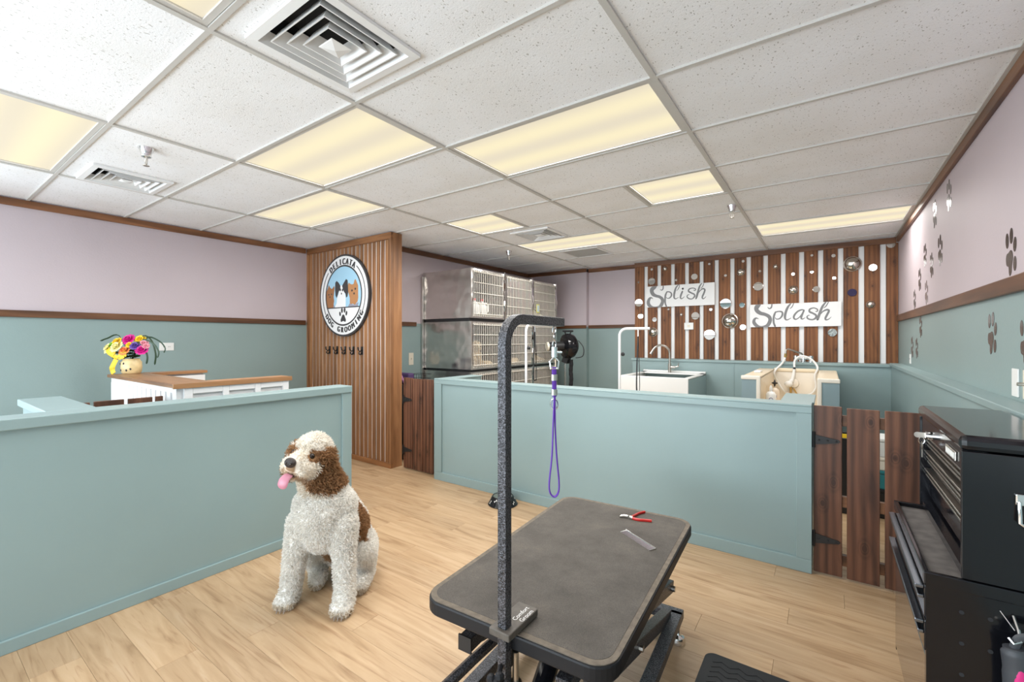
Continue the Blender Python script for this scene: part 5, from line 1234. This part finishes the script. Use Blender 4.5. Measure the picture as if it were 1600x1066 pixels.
obj('overflow_knob', MB().lathe([(.0005, -.03), (.045, -.022), (.052, 0), (.052, .002)], (dx, dy, dz), 20, 'y').xform(lambda x, y, z: (x, 2 * dy - y if y > dy else y, z)), CREAML, tb, smooth=True)
obj('brass_drain', MB().cyl((dx - .03, dy - .01, .72), (dx - .03, dy - .01, .79), .012, 8).cyl((dx - .005, dy - .02, .78), (dx + .04, dy - .02, .70), .008, 8), plain('brass', (.6, .42, .16), .3, 1), tb)
mx = thing('shower_mixer', 'chrome mixer tap with a long arm on the ledge above the bath', 'faucet', (-.24, 6.2, 1.076)); mzz = 1.0755
q = MB().cyl((-.31, 6.22, mzz + .05), (-.14, 6.22, mzz + .05), .022, 12)
for x in (-.30, -.225, -.15): q.cyl((x, 6.22, mzz), (x, 6.22, mzz + .075), .024, 12)
obj('body', q, CHROME, mx, smooth=True)
obj('swing_arm', MB().tube([(-.225, 6.22, mzz + .07), (-.24, 6.20, mzz + .10), (-.375, 6.14, mzz + .155), (-.392, 6.13, mzz + .135), (-.395, 6.13, mzz + .10)], .010, 8), STEEL, mx, smooth=True)
obj('coupling', MB().cyl((-.395, 6.13, mzz + .10), (-.40, 6.13, mzz + .055), .014, 8), plain('brass_nut', (.6, .42, .16), .3, 1), mx)
sh_ = thing('shower_sprayer', 'white hand sprayer hanging on a looped white hose in the bath', 'shower', (-.31, 6.05, .80))
yh = 6.04
obj('hose', MB().tube(catmull([(-.40, 6.125, mzz + .05), (-.43, 6.10, 1.06), (-.50, 6.0, .96), (-.47, yh, .85), (-.40, yh, .74), (-.30, yh, .70), (-.16, yh, .72), (-.10, yh, .80), (-.11, yh, .93), (-.085, yh, 1.03), (-.15, 6.08, 1.12), (-.24, 6.08, 1.15), (-.30, 6.08, 1.10), (-.305, 6.05, 1.02)], 7), .011, 8), WHITE, sh_, smooth=True)
obj('collar', MB().cyl((-.305, 6.05, 1.02), (-.306, 6.05, 1.0), .013, 10), DARK, sh_)
obj('spray_handle', MB().tube(catmull([(-.306, 6.05, 1.0), (-.312, 6.045, .94), (-.325, 6.035, .88), (-.345, 6.02, .845)], 4), [.015] * 4 + [.019] * 5 + [.024] * 4, 10), WHITE, sh_, smooth=True)
obj('spray_face', MB().ball((-.358, 6.0, .83), .042, 14, 10, (1, .8, .85)), WHITE, sh_, smooth=True)
def bottle(x, y, lab, pump, m):
    z = .6202; t = thing('shampoo_bottle', lab, 'bottle', (x, y, z), 'white bottles in the dog bath')
    obj('body', MB().lathe([(.042, z), (.045, z + .01), (.045, z + .19), (.03, z + .215), (.014, z + .222), (.014, z + .235)], (x, y, 0), 18), m, t, smooth=True)
    if pump:
        q = MB().cyl((x, y, z + .235), (x, y, z + .275), .006, 6)
        for k in range(4): a = PI / 2 * k; q.tube([(x, y, z + .27), (x + .034 * math.cos(a) * .8, y + .01, z + .27 + .034 * math.sin(a))], [.014, .004], 6)
        obj('pump', q, BLACKM, t)
    else: obj('cap', MB().lathe([(.015, z + .235), (.015, z + .25), (.007, z + .275), (.004, z + .278)], (x, y, 0), 12), m, t, smooth=True)
    q = MB(); vx = Vector((x, y, 0)).normalized(); sdv = Vector((-vx.y, vx.x, 0))
    ringp = [Vector((x, y, z + .14)) - vx * .0455 + sdv * (.017 * math.cos(a)) + Vector((0, 0, .024 * math.sin(a))) for a in [2 * PI * k / 14 for k in range(15)]]
    q.tube(ringp, .003, 5); q.ball(Vector((x, y, z + .14)) - vx * .046, .009, 6, 4); obj('label_print', q, plain('label_blue', (.16, .16, .30), .5), t)['kind'] = 'stuff'
BOT = plain('bottle_white', (.72, .62, .50), .35)
bottle(-.44, 4.95, 'white bottle with a pointed cap in the dog bath', False, WHITE)
bottle(-.44, 5.32, 'cream bottle with a black star shaped pump in the dog bath', True, BOT)
o = obj('soap_bar', bx(tx0 + .05, tx0 + .11, 5.25, 5.42, tz + .001, tz + .022), WHITE, bevel=.006); tag(o, 'white bar of soap on the left rim of the dog bath', 'soap')

def groom_stand(name_label, x, y, top, bend, leash_at, leash_label):
    t = thing('grooming_post', name_label, 'grooming arm', (x, y, 0)); bd = Vector(bend); n_ = bd.normalized(); r = .07
    P = [(x, y, .03), (x, y, top - r)] + [tuple(Vector((x, y, top - r)) + n_ * (r * (1 - math.cos(a))) + Vector((0, 0, r * math.sin(a)))) for a in [PI / 2 * i / 7 for i in range(1, 8)]] + [tuple(Vector((x, y, top)) + bd)]
    obj('pole', MB().tube(P, .0135, 10), plain('white_enamel', (.86, .86, .86), .25), t, smooth=True)
    obj('base', MB().lathe([(.22, 0), (.22, .012), (.04, .03), (.02, .06)], (x, y, 0), 24), WHITE, t)
    obj('knob', MB().ball((x + .03, y + .01, top - .25), .02, 8, 6), BLACKM, t)
    p = Vector((x, y, top - .014)) + bd * leash_at
    l = thing('grooming_leash', leash_label, 'leash', tuple(p - Vector((0, 0, .55))))
    q = MB().tube([p, p - Vector((0, 0, .06))], .006, 6); obj('clip', q, CHROME, l)
    o_ = Vector((.817, .577, 0)) * .010
    obj('strap', MB().tube(catmull([tuple(v) for v in (p - Vector((0, 0, .06)), p - o_ - Vector((0, 0, .3)), p - o_ * 1.5 - Vector((0, 0, .56)), p - Vector((0, 0, .6)), p + o_ * 1.5 - Vector((0, 0, .56)), p + o_ - Vector((0, 0, .3)), p + o_ * .2 - Vector((0, 0, .07)))], 5), .007, 6, .4), BLACKM, l)
groom_stand('white grooming arm standing before the utility sink', -1.668, 4.2, 1.447, (.28, .06, 0), .62, 'black leash hanging from the white arm before the sink')
groom_stand('white grooming arm standing before the kennel cages', -2.638, 4.0, 1.50, (0, .40, 0), .45, 'black leash hanging from the white arm before the cages')

# stand dryer
dr_ = thing('stand_dryer', 'black stand dryer with a wound hose beside the kennel cages', 'dryer', (-3.06, 5.72, 0))
c0 = Vector((-3.04, 5.70, 1.245)); ax = Vector((-.60, -.80, 0)); sdx = Vector((.80, -.60, 0))
q = MB()
def disc(q, c, ax, prof, n=28):
    a = ax.normalized(); b = Vector((0, 0, 1)); s = a.cross(b); vs = []; k = len(prof)
    for r, t_ in prof:
        for j in range(n): th = 2 * PI * j / n; vs.append(c + a * t_ + b * (r * math.sin(th)) + s * (r * math.cos(th)))
    fs = [(i * n + j, i * n + (j + 1) % n, (i + 1) * n + (j + 1) % n, (i + 1) * n + j) for i in range(k - 1) for j in range(n)]
    q.add(vs, fs + [tuple(range(n - 1, -1, -1)), tuple(range((k - 1) * n, k * n))])
disc(q, c0, ax, [(.10, -.09), (.165, -.07), (.180, -.02), (.180, .02), (.165, .06), (.10, .08)]); obj('housing', q, BLACK, dr_, smooth=True)
q = MB(); nz = c0 + ax * .07
nd = Vector((-.70, -.71, -.02)); q.tube([nz - nd * .02, nz + nd * .22], [.065, .06], 18); obj('nozzle', q, BLACKM, dr_, smooth=True)
obj('nozzle_ring', MB().tube([nz + nd * .22, nz + nd * .25], [.063, .062], 18), IVORY, dr_)
q = MB(); hz = c0 + Vector((0, 0, .215)); q.tube([hz - ax * .08, hz + ax * .08], .014, 8); q.tube([hz - ax * .05, c0 + Vector((0, 0, .16)) - ax * .03], .012, 6); q.tube([hz + ax * .05, c0 + Vector((0, 0, .16)) + ax * .03], .012, 6); obj('carry_handle', q, BLACKM, dr_)
q = MB()
for k in range(4):
    rr = .150 - k * .015; q.tube([c0 - ax * (.075 + .012 * k) + Vector((0, 0, 1)) * (rr * math.sin(a)) + sdx * (rr * math.cos(a)) for a in [2 * PI * j / 20 for j in range(21)]], .008, 6)
q.tube(catmull([tuple(c0 + v) for v in (sdx * .13 - ax * .1 + Vector((0, 0, .08)), sdx * .17 - ax * .16 + Vector((0, 0, -.02)), sdx * .15 - ax * .16 + Vector((0, 0, -.14)), sdx * .05 - ax * .1 + Vector((0, 0, -.17)))], 6), .006, 6); obj('power_cord', q, BLACKM, dr_)
obj('bracket', MB().bar(c0 + Vector((0, 0, -.12)), c0 + Vector((-.04, .0, -.24)), .10, .09), BLACKM, dr_, bevel=.006)
obj('pole', MB().cyl((-3.08, 5.70, .06), (-3.08, 5.70, 1.03), .016, 12), CHROME, dr_, smooth=True)
q = MB(); P = [(-3.0 + .004 * math.sin(i), 5.72, 1.05 - i * .035) for i in range(29)]; q.tube(P, [.026 if i % 2 else .030 for i in range(29)], 10); obj('hose', q, RUBBER, dr_)
for a in range(5): obj('leg', MB().bar((-3.08, 5.70, .07), (-3.08 + .2 * math.cos(a * 1.257), 5.70 + .2 * math.sin(a * 1.257), .03), .025, .02), BLACKM, dr_)
t = thing('broom', 'thin pale stick with a green grip leaning beside the kennel cages', 'broom', (-3.16, 5.55, 0))
obj('handle', MB().cyl((-3.16, 5.55, .1), (-3.16, 5.55, 1.06), .009, 8), IVORY, t); obj('grip', MB().cyl((-3.16, 5.55, 1.06), (-3.16, 5.55, 1.15), .013, 10), plain('green_grip', (.10, .45, .06), .4), t)
obj('brush_head', bx(-3.22, -3.10, 5.52, 5.58, 0, .1), IVORY, t)

# things half seen over and between the gates
sc_ = thing('storage_cabinet', 'dark storage cabinet behind the left picket gate', 'cabinet', (-3.95, 3.6, 0))
obj('carcass', bx(XK + .025, -3.76, 3.36, 3.82, 0, .83), BLACKM, sc_, bevel=.004)
obj('door', bx(-3.76, -3.745, 3.37, 3.81, .03, .80), BLACKM, sc_, bevel=.003)
PB = plain('dark_purple_cloth', (.07, .035, .12), .7); 
t = thing('purple_pouch', 'dark purple pouch with a pink strap behind the left gate', 'pouch', (-4.0, 3.5, .83))
obj('pouch', bx(-4.12, -3.86, 3.44, 3.53,   .8305, .955), PB, t, bevel=.015); obj('strap', MB().bar((-3.90, 3.43, .835), (-3.97, 3.43, .93), .02, .012), plain('pink_strap', (.55, .25, .48), .6), t)
t = thing('wire_basket', 'small dark wire basket beside the purple pouch', 'basket', (-3.9, 3.66, .83))
q = MB()
for k in range(3): z = .835 + k * .05; q.tube([(-4.0, 3.58, z), (-3.80, 3.58, z), (-3.80, 3.74, z), (-4.0, 3.74, z), (-4.0, 3.58, z)], .003, 5)
for k in range(6): x = -4.0 + k * .04; q.tube([(x, 3.58, .832), (x, 3.58, .94)], .002, 5); 
obj('wires', q, BLACKM, t)
t = thing('black_crate', 'black plastic crate with a yellow strip behind the right gate', 'crate', (.16, 4.3, 0))
q = MB(); q.box(.09, .26, 4.28, 4.30, .0, .58); q.box(.09, .26, 4.58, 4.60, 0, .58); q.box(.09, .105, 4.30, 4.58, 0, .58); q.box(.245, .26, 4.30, 4.58, 0, .58); q.box(.105, .245, 4.30, 4.58, 0, .02); obj('crate', q, BLACKM, t, bevel=.004)
obj('strip', bx(.088, .262, 4.27, 4.28, .585, .615), YELLOW, t)
for k, (z0, z1, m, lab) in enumerate(((.0, .22, BLACKM, 'dark tub at the foot of the stack seen through the gate gap'), (.2205, .36, plain('teal_tub', (.03, .22, .25), .4), 'teal tub in the stack seen through the right gate gap'), (.3605, .46, CREAML, 'cream tub in the stack seen through the right gate gap'), (.4605, .60, WHITE, 'white tub topmost in the stack seen through the gate gap'))):
    t = thing('storage_tub', lab, 'tub', (.38, 4.45, z0), 'tubs behind the right gate')
    obj('tub', bx(.30, .48, 4.32, 4.56, z0, z1 - .025), m, t, bevel=.008); obj('lid', bx(.294, .486, 4.314, 4.566, z1 - .025, z1), m, t, bevel=.006)
